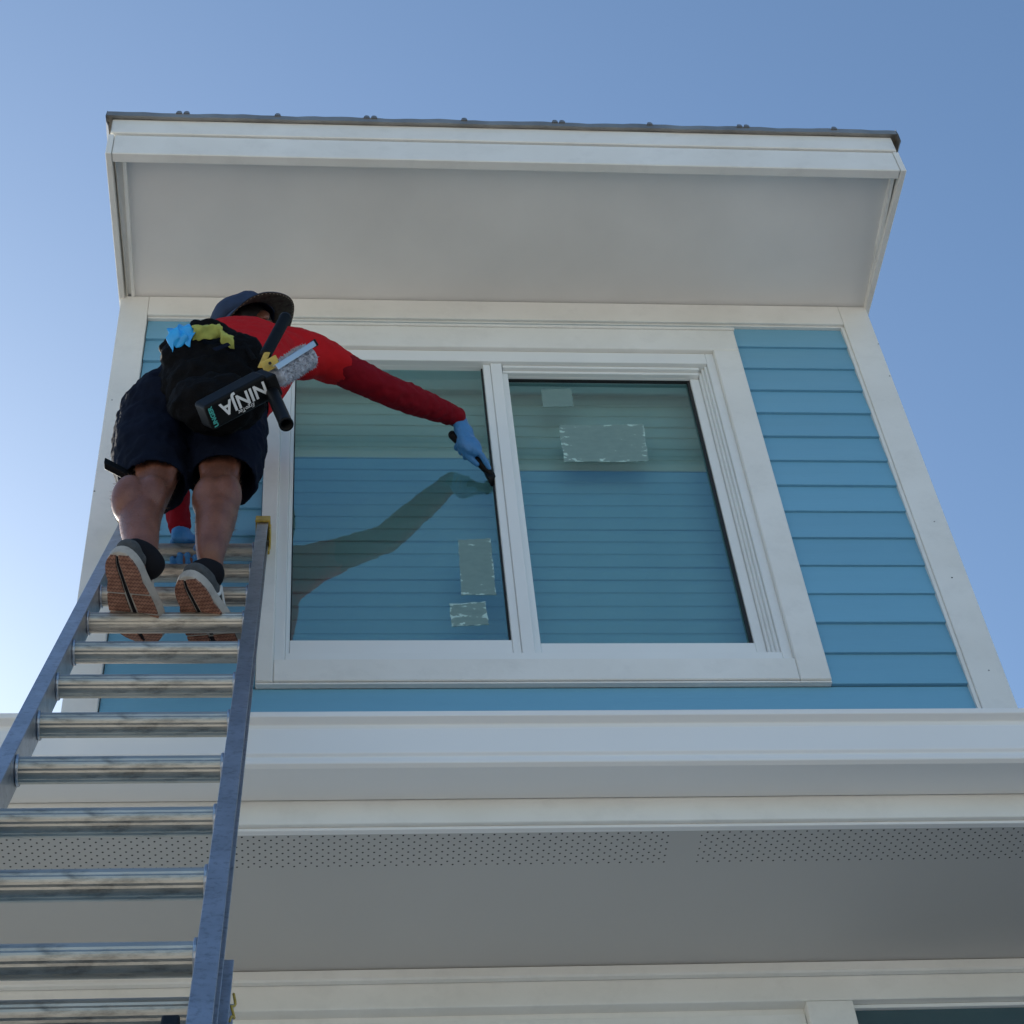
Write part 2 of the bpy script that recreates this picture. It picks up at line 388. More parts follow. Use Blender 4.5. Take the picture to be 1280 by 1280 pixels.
# corner boards, frieze
for x0, x1 in ((XL, XLi), (XRi, XR)):
    B('corner_board', M['white'], wall, x0, x1, 3.990, 4.05, 5.615, ZF1 - .002)
B('frieze_board', M['white'], wall, XLi + .001, XRi - .001, 3.989, 4.048, ZF0, ZF1 - .003)
B('frieze_bead', M['white'], wall, XLi + .001, XRi - .001, 3.999, 4.02, ZF0 - .008, ZF0 - .001)
B('corner_bead', M['white'], wall, XRi - .012, XRi - .001, 3.996, 4.02, 5.62, ZF0 - .014, 0)
for x_, y_ in ((1190, 722), (1168, 652), (1112, 470), (1236, 838), (118, 614), (140, 500), (96, 790), (1098, 430)):
    p_ = P(x_, y_, 3.990)
    G().tube([p_ + Vector((0, -.0006, 0)), p_ + Vector((0, .003, 0))], [.0028, .0028], seg=8, smooth=False, cap=False).build('nail_head', M['gasket'] if x_ in (1190, 118) else M['roofmetal'], wall)
# dormer side walls with their own laps
for s, x in ((-1, XL), (1, XR)):
    sw = bpy.data.objects.new('side_wall', None); col.objects.link(sw); sw.location = (x, 5.5, 6.4); adopt(sw, house)
    a, b = sorted((x - s * .03, x - s * .09))
    B('sheathing', M['white'], sw, a, b, 4.06, 7.0, 4.95, 7.75, 0)
    a, b = sorted((x - s * .012, x - s * .05))
    B('corner_board', M['white'], sw, a + (.0 if s > 0 else 0), b, 4.051, 4.13, 5.3, ZF1 - .005)
    for k, zb in enumerate([7.6331] + ROWS):
        zt = zb + .148 if k else 7.75
        p = G(); yy0, yy1 = 4.131, 7.0
        o = x - s * .014
        p.add([(o - s * .0, yy0, zb), (o - s * .012, yy0, zt), (o - s * .028, yy0, zt), (o - s * .02, yy0, zb),
               (o - s * .0, yy1, zb), (o - s * .012, yy1, zt), (o - s * .028, yy1, zt), (o - s * .02, yy1, zb)],
              [(0, 1, 2, 3), (7, 6, 5, 4), (0, 4, 5, 1), (1, 5, 6, 2), (2, 6, 7, 3), (3, 7, 4, 0)])
        p.build('siding_board', M['siding'], sw)
B('back_wall', M['interior'], house, XL + .03, XR - .03, 7.001, 7.06, 4.95, 7.75, 0)
B('room_floor', M['interior'], house, XL + .091, XR - .091, 4.101, 7.0, 5.25, 5.3, 0)
B('room_ceiling', M['interior'], house, XL + .091, XR - .091, 4.101, 7.0, 7.69, 7.74, 0)

# ------------------------------------------------------------------ dormer eave
eave = bpy.data.objects.new('eave', None); col.objects.link(eave); eave.location = (.65, 3.7, 7.75); adopt(eave, house)
YF, ZB = 3.392, 7.722          # fascia front, fascia bottom
SL, SR = -.668, 2.038          # soffit edges
G().hexa([(SL, 3.43, 7.775), (SR, 3.43, 7.775), (SR, 4.05, 7.753), (SL, 4.05, 7.753),
          (SL, 3.43, 7.79), (SR, 3.43, 7.79), (SR, 4.05, 7.768), (SL, 4.05, 7.768)]).build('soffit', M['soffit'], eave)
FL, FR = -.733, 2.078
B('fascia_board', M['white'], eave, FL + .022, FR - .022, YF, YF + .036, ZB, ZB + .128, .003)
B('upper_fascia', M['white'], eave, FL + .006, FR - .006, YF - .006, YF + .03, ZB + .136, ZB + .231, .003)
for s, xf, xs in ((-1, FL, SL), (1, FR, SR)):
    xb = XL - .004 if s < 0 else XR + .006
    t = -s * .020
    # rake board tapering back to the wall
    def ring(z0f, z0b, z1):
        return [(xf, YF - .002, z0f), (xf + t, YF - .002, z0f), (xb + t, 4.25, z0b), (xb, 4.25, z0b)]
    G().hexa(ring(ZB - .004, 7.742, 0) + [(xf, YF - .002, ZB + .13), (xf + t, YF - .002, ZB + .13), (xb + t, 4.25, ZB + .13), (xb, 4.25, ZB + .13)]).build('rake_board', M['white'], eave, bevel=.002, segs=1)
    a, b = sorted((xf + t * .4, xs))
    # narrow return panel between soffit and rake
    G().hexa([(xs, 3.43, 7.772), (xf + t * 1.35, 3.43, 7.757), (xb + t * 1.2, 3.99, 7.765), (xs, 3.99, 7.765),
              (xs, 3.43, 7.80), (xf + t * 1.35, 3.43, 7.80), (xb + t * 1.2, 3.99, 7.80), (xs, 3.99, 7.80)]).build('return_panel', M['white'], eave)
    a, b = sorted((xs - s * .001, xs + s * .011))
    G().hexa([(a, 3.43, 7.744), (b, 3.43, 7.744), (b, 3.998, 7.744), (a, 3.998, 7.744), (a, 3.43, 7.79), (b, 3.43, 7.79), (b, 3.998, 7.79), (a, 3.998, 7.79)]).build('soffit_bead', M['white'], eave, bevel=.001, segs=1)
# sheet metal roof
roof = bpy.data.objects.new('metal_roof', None); col.objects.link(roof); roof.location = (.65, 5, 8.1); adopt(roof, house)
RZ = ZB + .236; RY = YF - .022
rs = .16
def rz(y): return RZ + (y - RY) * rs
g = G(); nseg = 90; x0r, x1r = FL - .012, FR + .012
vs = []; 
for i in range(nseg + 1):
    x = x0r + (x1r - x0r) * i / nseg
    wv = .003 * math.sin(i * .55) + .002 * math.sin(i * 1.7 + 1) + rnd.uniform(-.0012, .0012)
    for y, dz in ((RY + .03, -.006 + wv * .3), (RY, -.008 + wv * .6), (RY - .004, .010 + wv), (RY + .06, .009 + wv * .5), (7.4, .009)):
        vs.append((x, y, rz(max(y, RY)) + dz))
fs = [(i * 5 + j, (i + 1) * 5 + j, (i + 1) * 5 + j + 1, i * 5 + j + 1) for i in range(nseg) for j in range(4)]
g.add(vs, fs); g.build('roof_sheet', M['roofmetal'], roof, solid=.002)
for px_, dbl in ((228, 1), (347, 0), (463, 1), (580, 0), (697, 1), (810, 0), (925, 1), (1037, 0)):
    X = P(px_, 150, RY).x
    for dx in ((-.013, .013) if dbl else (0,)):
        prof = [(-.011, -.004), (-.009, .006), (-.004, .012), (.004, .012), (.009, .006), (.011, -.004)]
        pr = G(); n = len(prof)
        for yy in (RY - .008, 7.4):
            pr.v += [Vector((X + dx + a, yy, rz(yy) + .012 + b)) for a, b in prof]
        pr.f = [tuple(range(n)), tuple(range(2 * n - 1, n - 1, -1))] + [(i, i + n, (i + 1) % n + n, (i + 1) % n) for i in range(n)]
        pr.build('roof_rib', M['roofmetal'], roof)
for s, xe in ((-1, x0r), (1, x1r)):   # bent end flashing
    g = G(); vs = []
    for i in range(25):
        y = RY - .004 + i * .16
        j = rnd.uniform(-.006, .006)
        vs += [(xe, y, rz(y) + .018), (xe + s * .003, y, rz(y) - .02), (xe - s * (.004 + j), y, rz(y) - .058 + j * 2), (xe - s * .012, y, rz(y) - .088 + j * 2)]
    fs = [(i * 4 + k, i * 4 + k + 1, i * 4 + k + 5, i * 4 + k + 4) for i in range(24) for k in range(3)]
    g.add(vs, fs); g.build('edge_flashing', M['roofmetal'], roof, solid=.002)

# ------------------------------------------------------------------ main window
win = bpy.data.objects.new('window', None); col.objects.link(win); win.location = (.66, 4.05, 5.75); adopt(win, house)
B('side_casing', M['white'], win, CL, IL, YC, 4.05, CB, IT - .001, .003)
B('side_casing', M['white'], win, IR, CR, YC, 4.05, CB, IT - .001, .003)
B('head_casing', M['white'], win, CL, CR, YC, 4.05, IT, CT - .012, .003)
B('drip_cap', M['white'], win, CL - .003, CR + .004, YC - .005, 4.05, CT - .0115, CT + .002, .002)
B('sill_casing', M['white'], win, IL + .001, IR - .001, YC + .001, 4.05, CB + .002, IB - .002, .003)
B('sill_bead', M['white'], win, CL, CR, YC + .006, 4.01, CB - .007, CB - .0005, .001)
# master frame (members butted)
FY = 4.003
xl1, xr1 = P(362, 800, 4.024).x, P(640, 800, 4.02).x
B('frame_jamb', M['vinyl'], win, IL, min(IL + .038, xl1 - .0125), FY, 4.13, IB, IT, .002)
B('frame_jamb', M['vinyl'], win, IR - .030, IR, FY, 4.13, IB, IT, .002)
B('frame_head', M['vinyl'], win, xl1 - .0120, IR - .0305, FY, 4.13, IT - .062, IT, .002)
B('frame_sill', M['vinyl'], win, xl1 - .0120, IR - .0305, FY, 4.13, IB, IB + .042, .002)
# stepped tracks on the slider side
for i, (w0, yb) in enumerate(((.010, 4.014), (.010, 4.028), (.010, 4.040))):
    B('track', M['vinyl'], win, IR - .0305 - .009 * (i + 1), IR - .0307 - .009 * i, yb, 4.12, IB + .043, IT - .063, .0015)
for i, yb in enumerate((4.020, 4.034)):
    B('track', M['vinyl'], win, .648, IR - .059, yb, 4.12, IT - .0625 - .013 * (i + 1), IT - .0627 - .013 * i, .0015)
# fixed sash (left): glass edges measured on the photograph
def sash(x0, x1, z0, z1, gx0, gx1, gz0, gz1, yf, yg, nm):
    s = bpy.data.objects.new(nm, None); col.objects.link(s); s.location = ((x0 + x1) / 2, yg, z0); adopt(s, win)
    return s
YG1, YG2 = 4.046, 4.076
# left pane
zt1, zb1 = P(480, 461, YG1).z, P(500, 800, 4.02).z
def pane(x0, x1, yg, z0, z1, parent):
    o = G().box(x0, x1, yg, yg + .006, z0, z1).build('pane', [M['glass'], M['glassback']], parent)
    for p in o.data.polygons:
        p.material_index = 0 if abs(p.normal.y) > .9 and p.normal.y < 0 else 1
    return o
pane(xl1 - .01, xr1 + .01, YG1, zb1 - .01, zt1 + .01, win)
B('glazing_stop', M['vinyl'], win, min(IL + .0385, xl1 - .012), xl1, 4.022, YG1 + .02, IB + .0425, IT - .0625, .0015)
B('glazing_stop', M['vinyl'], win, xl1 + .0005, xr1 - .0005, 4.02, YG1 + .02, IB + .0425, zb1, .0015)
B('glazing_stop', M['vinyl'], win, xl1 + .0005, xr1 - .0005, 4.026, YG1 + .02, zt1 + .012, IT - .0625, .0015)
B('gasket', M['gasket'], win, xl1 + .0005, xr1 - .0005, 4.036, YG1 - .001, zt1 - .004, zt1 + .0115, 0)
B('gasket', M['gasket'], win, xl1 + .0005, xl1 + .004, 4.036, YG1 - .001, zb1 + .0005, zt1 - .0065, 0)
B('gasket', M['gasket'], win, xr1 - .006, xr1 - .0005, 4.036, YG1 - .001, zb1 + .0005, zt1 - .0065, 0)
# mullion in three steps
mx0, mx1 = xr1, P(675, 804, 4.05).x
B('mullion', M['vinyl'], win, mx0, mx0 + .026, 4.018, 4.12, IB + .0425, IT - .0625, .002)
B('mullion', M['vinyl'], win, mx0 + .0265, mx1 - .0225, 4.012, 4.12, IB + .0425, IT - .0625, .002)
B('sash_stile', M['vinyl'], win, mx1 - .022, mx1, 4.036, 4.12, IB + .0425, IT - .09, .002)
# slider sash (right)
zt2, zb2 = P(760, 478, YG2).z, P(800, 803.5, 4.05).z
xr2 = P(942, 803, 4.06).x
B('sash_stile', M['vinyl'], win, xr2, IR - .0585, 4.052, 4.12, IB + .0425, IT - .09, .002)
B('sash_rail', M['vinyl'], win, mx1 + .0005, xr2 - .0005, 4.050, 4.12, zt2 + .004, IT - .0895, .002)
B('sash_rail', M['vinyl'], win, mx1 + .0005, xr2 - .0005, 4.050, 4.12, IB + .0425, zb2, .002)
B('gasket', M['gasket'], win, mx1 + .0005, xr2 - .0005, 4.060, YG2 - .001, zt2 - .008, zt2 + .0035, 0)
B('gasket', M['gasket'], win, xr2 - .010, xr2 - .0005, 4.062, YG2 - .001, zb2 + .0005, zt2 - .0085, 0)
B('gasket', M['gasket'], win, mx1 + .0005, mx1 + .004, 4.062, YG2 - .001, zb2 + .0005, zt2 - .0085, 0)
pane(mx1 - .008, xr2 + .008, YG2, zb2 - .008, zt2 + .01, win)

# ------------------------------------------------------------------ blind
blind = thing('window_blind', (.66, 4.2, 5.85), 'closed white horizontal slat blind behind the sliding window glass', 'blind')
B('head_rail', M['slat'], blind, IL - .02, IR + .02, 4.165, 4.215, IT - .005, IT + .04)
def slat_mesh():
    g = G(); n = 6; h = .074; vs = []
    for x in (IL - .015, IR + .015):
        for i in range(n + 1):
            t = i / n; vs.append((x, 4.19 - .016 * math.sin(math.pi * t) + .010 * (t - .5) - (.0045 if i == 0 else 0), -h / 2 + h * t))
        for i in range(n, -1, -1):
            t = i / n; vs.append((x, 4.192 - .016 * math.sin(math.pi * t) + .010 * (t - .5), -h / 2 + h * t))
    k = 2 * (n + 1)
    g.add(vs, [tuple(range(k - 1, -1, -1)), tuple(range(k, 2 * k))] + [(i, i + k, (i + 1) % k + k, (i + 1) % k) for i in range(k)])
    return g.build('slat', M['slat'], None, smooth=False)
s0 = slat_mesh(); zc0 = IT - .04
nsl = 27
base_loc = s0.location.copy()
for i in range(nsl):
    s = s0 if i == 0 else s0.copy()
    if i: col.objects.link(s)
    s.parent = None
    s.location = base_loc + Vector((rnd.uniform(-.002, .002), 0, zc0 - i * .064)); s.rotation_euler = (rnd.uniform(-.03, .03), rnd.uniform(-.002, .002), 0)
    adopt(s, blind)

# ------------------------------------------------------------------ torn labels on the glass
def torn(name, corners, yg, label, seed, thr=.665):
    """patch from 4 pixel corners with a ragged border, stuck on the pane"""
    q = [P(x, y, yg - .001) for x, y in corners]; pts = []
    r = random.Random(seed)
    for i in range(4):
        a, b = q[i], q[(i + 1) % 4]; n = 9
        for k in range(n):
            t = k / n; p = a.lerp(b, t); j = .0022
            p = p + Vector((r.uniform(-j, j), 0, r.uniform(-j, j)))
            pts.append(p)
    g = G(); n = len(pts)
    g.add([(p.x, yg - .0012, p.z) for p in pts] + [(p.x, yg - .0004, p.z) for p in pts],
          [tuple(range(n)), tuple(range(2 * n - 1, n - 1, -1))] + [(i, i + n, (i + 1) % n + n, (i + 1) % n) for i in range(n)])
    o = g.build(name, sticker_mat(seed, thr)); return tag(o, label, 'label')
torn('paper_label', [(573, 675), (613, 673), (620, 743), (576, 744)], YG1, 'tall torn paper label on the fixed pane with white scraped edges', 3)
torn('paper_label', [(562, 755), (607, 752), (611, 781), (565, 783)], YG1, 'small blotchy torn label under the tall one on the fixed pane', 8, .60)
torn('paper_label', [(699, 532), (804, 530), (811, 577), (705, 577)], YG2, 'wide torn paper label with white flecks on the sliding pane', 5)
torn('paper_label', [(677, 487), (714, 486), (717, 508), (679, 509)], YG2, 'small plain label at the top corner of the sliding pane', 12, .95)

# ------------------------------------------------------------------ lower eave, gutter and lower wall
HX0, HX1 = -4.2, 6.0
low = bpy.data.objects.new('lower_eave', None); col.objects.link(low); low.location = (.65, 3.6, 4.7); adopt(low, house)
prof = [(3.455, 4.952), (3.455, 4.786), (3.346, 4.784), (3.335, 4.790), (3.334, 4.801), (3.350, 4.812), (3.352, 4.826), (3.344, 4.831),
        (3.341, 4.906), (3.350, 4.911), (3.349, 4.928), (3.327, 4.934), (3.326, 4.950), (3.334, 4.952), (3.337, 4.944), (3.36, 4.935), (3.365, 4.82), (3.44, 4.82), (3.445, 4.952)]
G().prism(prof, HX0, HX1).build('gutter', M['gutter'], low, bevel=.0015, segs=1)
B('fascia_board', M['white'], low, HX0, HX1, 3.458, 3.485, 4.716, 4.93, .002)
B('soffit_channel', M['gutter'], low, HX0, HX1, 3.470, 3.4862, 4.7065, 4.7155, .001)
PX0, PX1 = P(838, 1055, 3.52).x, P(876, 1055, 3.52).x
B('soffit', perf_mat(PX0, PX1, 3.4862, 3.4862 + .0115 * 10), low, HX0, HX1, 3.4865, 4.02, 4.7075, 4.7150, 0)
# roof plane of the main house
g = G().hexa([(HX0 - .05, 3.40, 4.945), (HX1 + .05, 3.40, 4.945), (HX1 + .05, 8.8, 7.15), (HX0 - .05, 8.8, 7.15),
              (HX0 - .05, 3.40, 4.965), (HX1 + .05, 3.40, 4.965), (HX1 + .05, 8.8, 7.17), (HX0 - .05, 8.8, 7.17)])
g.build('lower_roof', M['shingle'], house)
lw = bpy.data.objects.new('lower_wall', None); col.objects.link(lw); lw.location = (.65, 4.05, 0); adopt(lw, house)
zh = 4.602
B('crown_strip', M['white'], lw, HX0, HX1, 3.978, 4.0, 4.673, 4.706, .004)
B('header_board', M['white'], lw, HX0, HX1, 4.0, 4.06, zh, 4.7065, .002)
O1 = (-2.4, P(1010, 1262, 4.0).x); O2 = (P(1068, 1258, 4.0).x, 4.2)
for a, b in ((HX0, O1[0]), (O1[1], O2[0]), (O2[1], HX1)):
    B('wall_post', M['white'], lw, a, b, 4.001, 4.06, 3.0, zh - .001, .002)
B('shutter_panel', M['white'], lw, O1[0] - .02, O1[1] + .02, 4.035, 4.055, 3.0, zh + .02, .002)
for i in range(3):
    a = O1[0] + (O1[1] - O1[0]) * i / 3; b = O1[0] + (O1[1] - O1[0]) * (i + 1) / 3
    B('shutter_rail', M['white'], lw, a + .001, b - .001, 4.028, 4.0345, zh - .075, zh - .02, .002)
B('window_head', M['vinyl'], lw, O2[0] + .001, O2[1] - .001, 4.02, 4.055, zh - .012, zh - .0012, .001)
B('lower_pane', M['lowglass'], lw, O2[0] - .01, O2[1] + .01, 4.03, 4.036, 3.0, zh - .0125, 0)
B('lower_sill', M['white'], lw, HX0, HX1, 3.97, 4.06, 2.9, 2.999, .003)
B('sheathing', M['interior'], lw, HX0, HX1, 4.062, 4.12, 0, 4.7, 0)
for k in range(21):
    zb = 2.77 - .136 * k
    G().prism([(4.012, zb), (4.024, zb + .14), (4.058, zb + .14), (4.058, zb)], HX0, HX1).build('siding_board', M['siding'], lw)
for x in (HX0, HX1 - .05):
    B('end_wall', M['siding'], house, x, x + .05, 4.13, 8.8, 0, 4.9, 0)
B('rear_wall', M['siding'], house, HX0, HX1, 8.75, 8.8, 0, 7.1, 0)

# ================================================================== LADDER
LA = math.radians(60.81)
LU = Vector((-.0058, math.cos(LA), math.sin(LA))).normalized()
LX = Vector((1, 0, 0)); LN = Vector((0, -math.sin(LA), math.cos(LA)))      # LN: climber's side
R0 = Vector((-.187, 3.8, 6.089))      # right end of the top rung
WID = .386; SP = .3046
def lp(s, x, n): return R0 + LU * s + LX * x + LN * n
ladder = thing('extension_ladder', (-.38, .35, 0), 'scuffed aluminium extension ladder leaning on the dormer wall', 'ladder')
def channel(s0, s1, xin, sgn, wd, dep, n0, name='rail'):
    """C rail: web on the rung side, two flanges turned outward"""
    th = .004
    prof = [(0, -dep / 2), (sgn * wd, -dep / 2), (sgn * wd, -dep / 2 + th), (sgn * th, -dep / 2 + th * 1.4),
            (sgn * th, dep / 2 - th * 1.4), (sgn * wd, dep / 2 - th), (sgn * wd, dep / 2), (0, dep / 2)]
    n = len(prof); vs = []
    for s in (s0, s1):
        vs += [lp(s, xin + a, n0 + b) for a, b in prof]
    g = G().add(vs, [tuple(range(n)), tuple(range(2 * n - 1, n - 1, -1))] + [(i, i + n, (i + 1) % n + n, (i + 1) % n) for i in range(n)])
    return g.build(name, M['alu'], ladder, bevel=.001, segs=1)
FD = .070
channel(-3.75, .345, 0, 1, .034, FD, 0)
channel(-3.75, .345, -WID, -1, .034, FD, 0)
def rung_profile():
    out = []
    for k in range(40):
        a = 2 * math.pi * k / 40
        r = .0262 * (1 - .045 * (1 if (k % 5 == 0) else 0))
        dz = math.cos(a)
        y, z = math.sin(a) * r, dz * r
        if z > .019: z = .019 + (z - .019) * .35       # flattened tread on top
        out.append((y, z))
    return out
RP = rung_profile()
def rung(s, n0, x0=-WID, x1=0.0, name='rung'):
    vs = []; n = len(RP)
    for x in (x0, x1):
        vs += [lp(s, x, n0) + Vector((0, a, b)) for a, b in RP]
    g = G().add(vs, [tuple(range(n)), tuple(range(2 * n - 1, n - 1, -1))] + [(i, i + n, (i + 1) % n + n, (i + 1) % n) for i in range(n)])
    o = g.build(name, M['rung'], ladder, smooth=False)
    return o
def crimp(s, n0, x, sg):
    g = G().tube([lp(s, x, n0), lp(s, x + sg * .006, n0)], [.031, .031], seg=20, smooth=False, cap=False)
    g.build('crimp_ring', M['alu'], ladder, bevel=.0015, segs=1)
for i in range(13):
    rung(-SP * i, 0); crimp(-SP * i, 0, -WID + .0005, 1); crimp(-SP * i, 0, -.0005, -1)
# base section behind the fly
BN = -.074; BT = -SP * 9.72
channel(-6.94, BT, .014, 1, .034, .074, BN, 'base_rail')
channel(-6.94, BT, -WID - .014, -1, .034, .074, BN, 'base_rail')
for i in range(13):
    s = BT - .11 - SP * i
    if s > -6.9: rung(s, BN, -WID - .014, .014, 'base_rung')
for x, sg in ((0, 1), (-WID, -1)):
    # yellow end cap wrapping the rail tip
    g = G()
    x0 = x - sg * .006; x1 = x + sg * .040
    g.obox(lp(.352, (x0 + x1) / 2, -.002), LX * (abs(x1 - x0) / 2), LU * .018, LN * .043)
    g.obox(lp(.285, (x0 + x1) / 2, -.041), LX * (abs(x1 - x0) / 2), LU * .078, LN * .006)
    g.obox(lp(.335, (x0 + x1) / 2, .040), LX * (abs(x1 - x0) / 2), LU * .040, LN * .004)
    g.obox(lp(.315, x1 - sg * .001, -.012), LX * .003, LU * .048, LN * .032)
    g.build('end_cap', M['yellow'], ladder, bevel=.006, segs=3)
    # rung lock at the base overlap
    g = G()
    g.obox(lp(BT - .39, x - sg * .022, -.01), LX * .012, LU * .06, LN * .035)
    g.obox(lp(BT - .33, x - sg * .022, -.03), LX * .009, LU * .03, LN * .03)
    g.obox(lp(BT - .46, x - sg * .03, .012), LX * .004, LU * .07, LN * .008)
    g.build('rung_lock', M['blackp'], ladder, bevel=.003)
    B2 = G().obox(lp(-6.96, x + sg * .03, BN), LX * .03, LU * .03, LN * .05); B2.build('foot', M['blackp'], ladder, bevel=.006)
g = G(); pts = [lp(BT - .10 - .014 * k, .051 + .003 * math.sin(k * 1.9), BN + .02 + .006 * math.cos(k * 2.3)) for k in range(7)]
g.tube(pts, [.002] * 7, seg=6, sub=3); g.build('pull_cord', M['yellow'], ladder, smooth=True)

# ================================================================== PERSON
person = thing('person', (-.36, 3.35, 5.31), 'person in red shirt and navy shorts reaching from the ladder to the window', 'person')
V = Vector
L_hip, R_hip = V((-.435, 3.42, 6.22)), V((-.265, 3.42, 6.22))
L_knee, R_knee = P(196, 600, 3.35), P(275, 596, 3.37)
L_calf, R_calf = P(176, 643, 3.29), P(271, 640, 3.315)
L_low, R_low = P(178, 688, 3.235), P(264, 684, 3.265)
L_ank, R_ank = P(188, 712, 3.235), P(264, 722, 3.29)
L_heel, R_heel = V((-.478, 3.185, 5.338)), V((-.315, 3.262, 5.338))
L_toe, R_toe = V((-.438, 3.40, 5.34)), V((-.240, 3.48, 5.34))
SHR, SHL = P(381, 439, 3.595), V((-.375, 3.61, 6.79))
ELR, WRR = P(487, 489, 3.735), P(573, 522, 3.915)
ELL, WRL = V((-.455, 3.66, 6.46)), V((-.408, 3.775, 6.165))
HEAD = V((-.225, 3.635, 7.0)); NECK = V((-.215, 3.605, 6.87))
torso = [(V((-.345, 3.42, 6.22)), (.17, .125)), (V((-.312, 3.44, 6.38)), (.178, .116)), (V((-.270, 3.50, 6.56)), (.176, .120)),
         (V((-.245, 3.555, 6.74)), (.178, .122)), (V((-.225, 3.595, 6.835)), (.145, .092)), (V((-.215, 3.605, 6.89)), (.07, .066))]
AX = (1, .15, 0)

# scraper handle axis in the right hand
HA, HB = P(563, 541, 3.945), P(611, 590, 4.012)
hx = (HB - HA).normalized()
def hand_chains(axis, org, kn, side, t_list, rad, lens, start, sweep, flip=1):
    """fingers wrapped round an axis: list of (points, radii)"""
    ch = []
    a = axis.normalized(); u = (kn - a * kn.dot(a)).normalized(); v = a.cross(u) * flip
    for t, ln in zip(t_list, lens):
        pts = []
        for k in range(6):
            th = math.radians(start + sweep * ln * k / 5)
            r = rad + (.006 if k == 0 else .002 if k == 1 else 0)
            pts.append(org + a * t + (u * math.cos(th) + v * math.sin(th)) * r)
        ch.append((pts, [.0115, .0114, .0108, .0103, .0096, .0085]))
    return ch, u, v
# right hand: knuckles on the upper right of the handle
kn = V((.35, -.80, -.10))
grip = HA.lerp(HB, .45)
_u = (kn - hx * kn.dot(hx)).normalized(); FLIP_R = 1 if hx.cross(_u).dot(V((-1, 0, -1))) > 0 else -1
chR, uR, vR = hand_chains(hx, grip, kn, 1, [.034, .012, -.010, -.031], .021, [.82, 1, 1, .92], 0, 215, flip=FLIP_R)
# thumb lies along the handle
thumbR = ([grip - hx * .02 + vR * .024 + uR * .012, grip + hx * .012 + vR * .026 + uR * .008, grip + hx * .04 + vR * .021 + uR * .002, grip + hx * .062 + vR * .016], [.013, .0125, .011, .0088])
idxR = ([grip + hx * .034 + uR * .028, grip + hx * .056 + uR * .026 , grip + hx * .080 + uR * .018, grip + hx * .098 + uR * .012], [.0108, .0104, .0095, .0080])
chR[0] = idxR
palmR = [(WRR, (.026, .022)), (WRR.lerp(grip + uR * .022 - hx * .012, .5), (.036, .021)), (grip + uR * .023 - hx * .004, (.042, .017)), (grip + uR * .022 + hx * .012, (.036, .014))]
# left hand: fist over the top rung
lo = lp(0, -.205, 0); kl = V((0, -.55, .8))
chL, uL, vL = hand_chains(V((1, 0, 0)), lo, kl, 1, [.034, .012, -.010, -.032], .034, [.95, 1, 1, .9], 20, 225, flip=-1)
thumbL = ([lo + V((.036, -.005, .045)), lo + V((.048, -.028, .022)), lo + V((.046, -.038, -.006)), lo + V((.036, -.036, -.026))], [.013, .012, .011, .009])
palmL = [(WRL, (.026, .022)), (WRL.lerp(lo + uL * .036, .6), (.038, .022)), (lo + uL * .037, (.044, .016))]

def arm(g, sh, el, wr, k=1.0):
    g.tube([sh, sh.lerp(el, .3), sh.lerp(el, .7), el, el.lerp(wr, .3), el.lerp(wr, .72), wr],
           [.058 * k, .054 * k, .047 * k, .043 * k, .045 * k, .035 * k, .029 * k], seg=16)
def leg(g, a, b, c, d, e):
    g.tube([a, a.lerp(b, .5), b, c, d, d.lerp(e, .7)], [.095, .085, .063, .0, .0, .0] if 0 else [.095, .080, .054, .056, .040, .029], seg=18)

g = G()
g.tube([p for p, _ in torso], [(r[1] * .93, r[0] * .93) for _, r in torso], seg=24, up=(0, -1, .2))
g.tube([NECK - V((0, .01, .05)), NECK, NECK.lerp(HEAD, .6)], [.06, .054, .056], seg=16)
fd = V((.72, .60, -.28)).normalized()                       # where the face looks
fz = (V((-.18, 0, 1)) - fd * V((-.18, 0, 1)).dot(fd)).normalized(); fx = fd.cross(fz)
HR = Matrix((fx, fd, fz)).transposed()
def hp(x, y, z): return HEAD + HR @ V((x, y, z))
g.ell(HEAD, (.076, .096, .112), HR)
g.ell(hp(0, .03, -.062), (.055, .066, .058), HR)
g.ell(hp(0, .058, -.094), (.03, .03, .022), HR)
g.tube([hp(0, .085, .018), hp(0, .104, -.018), hp(0, .090, -.03)], [.010, .014, .012], seg=8)
g.ell(hp(0, .090, -.055), (.022, .010, .006), HR); g.ell(hp(0, .088, -.067), (.02, .010, .007), HR)
for s in (-1, 1):
    g.ell(hp(s * .031, .083, .016), (.017, .010, .010), HR); g.ell(hp(s * .033, .085, .034), (.024, .012, .006), HR)
    g.ell(hp(s * .082, -.006, -.012), (.011, .020, .033), HR @ Euler((0.2, 0, s * -.5)).to_matrix())
arm(g, SHR, ELR, WRR, .88); arm(g, SHL, ELL, WRL, .88)
for sh in (SHR, SHL): g.tube([torso[4][0], sh], [.075, .055], seg=14)
for ch, th, pm in ((chR, thumbR, palmR), (chL, thumbL, palmL)):
    for pts, rr in ch: g.tube(pts, [r * .85 for r in rr], seg=8, sub=3)
    g.tube(th[0], [r * .85 for r in th[1]], seg=8, sub=3)
leg(g, L_hip, L_knee, L_calf, L_low, L_ank); leg(g, R_hip, R_knee, R_calf, R_low, R_ank)
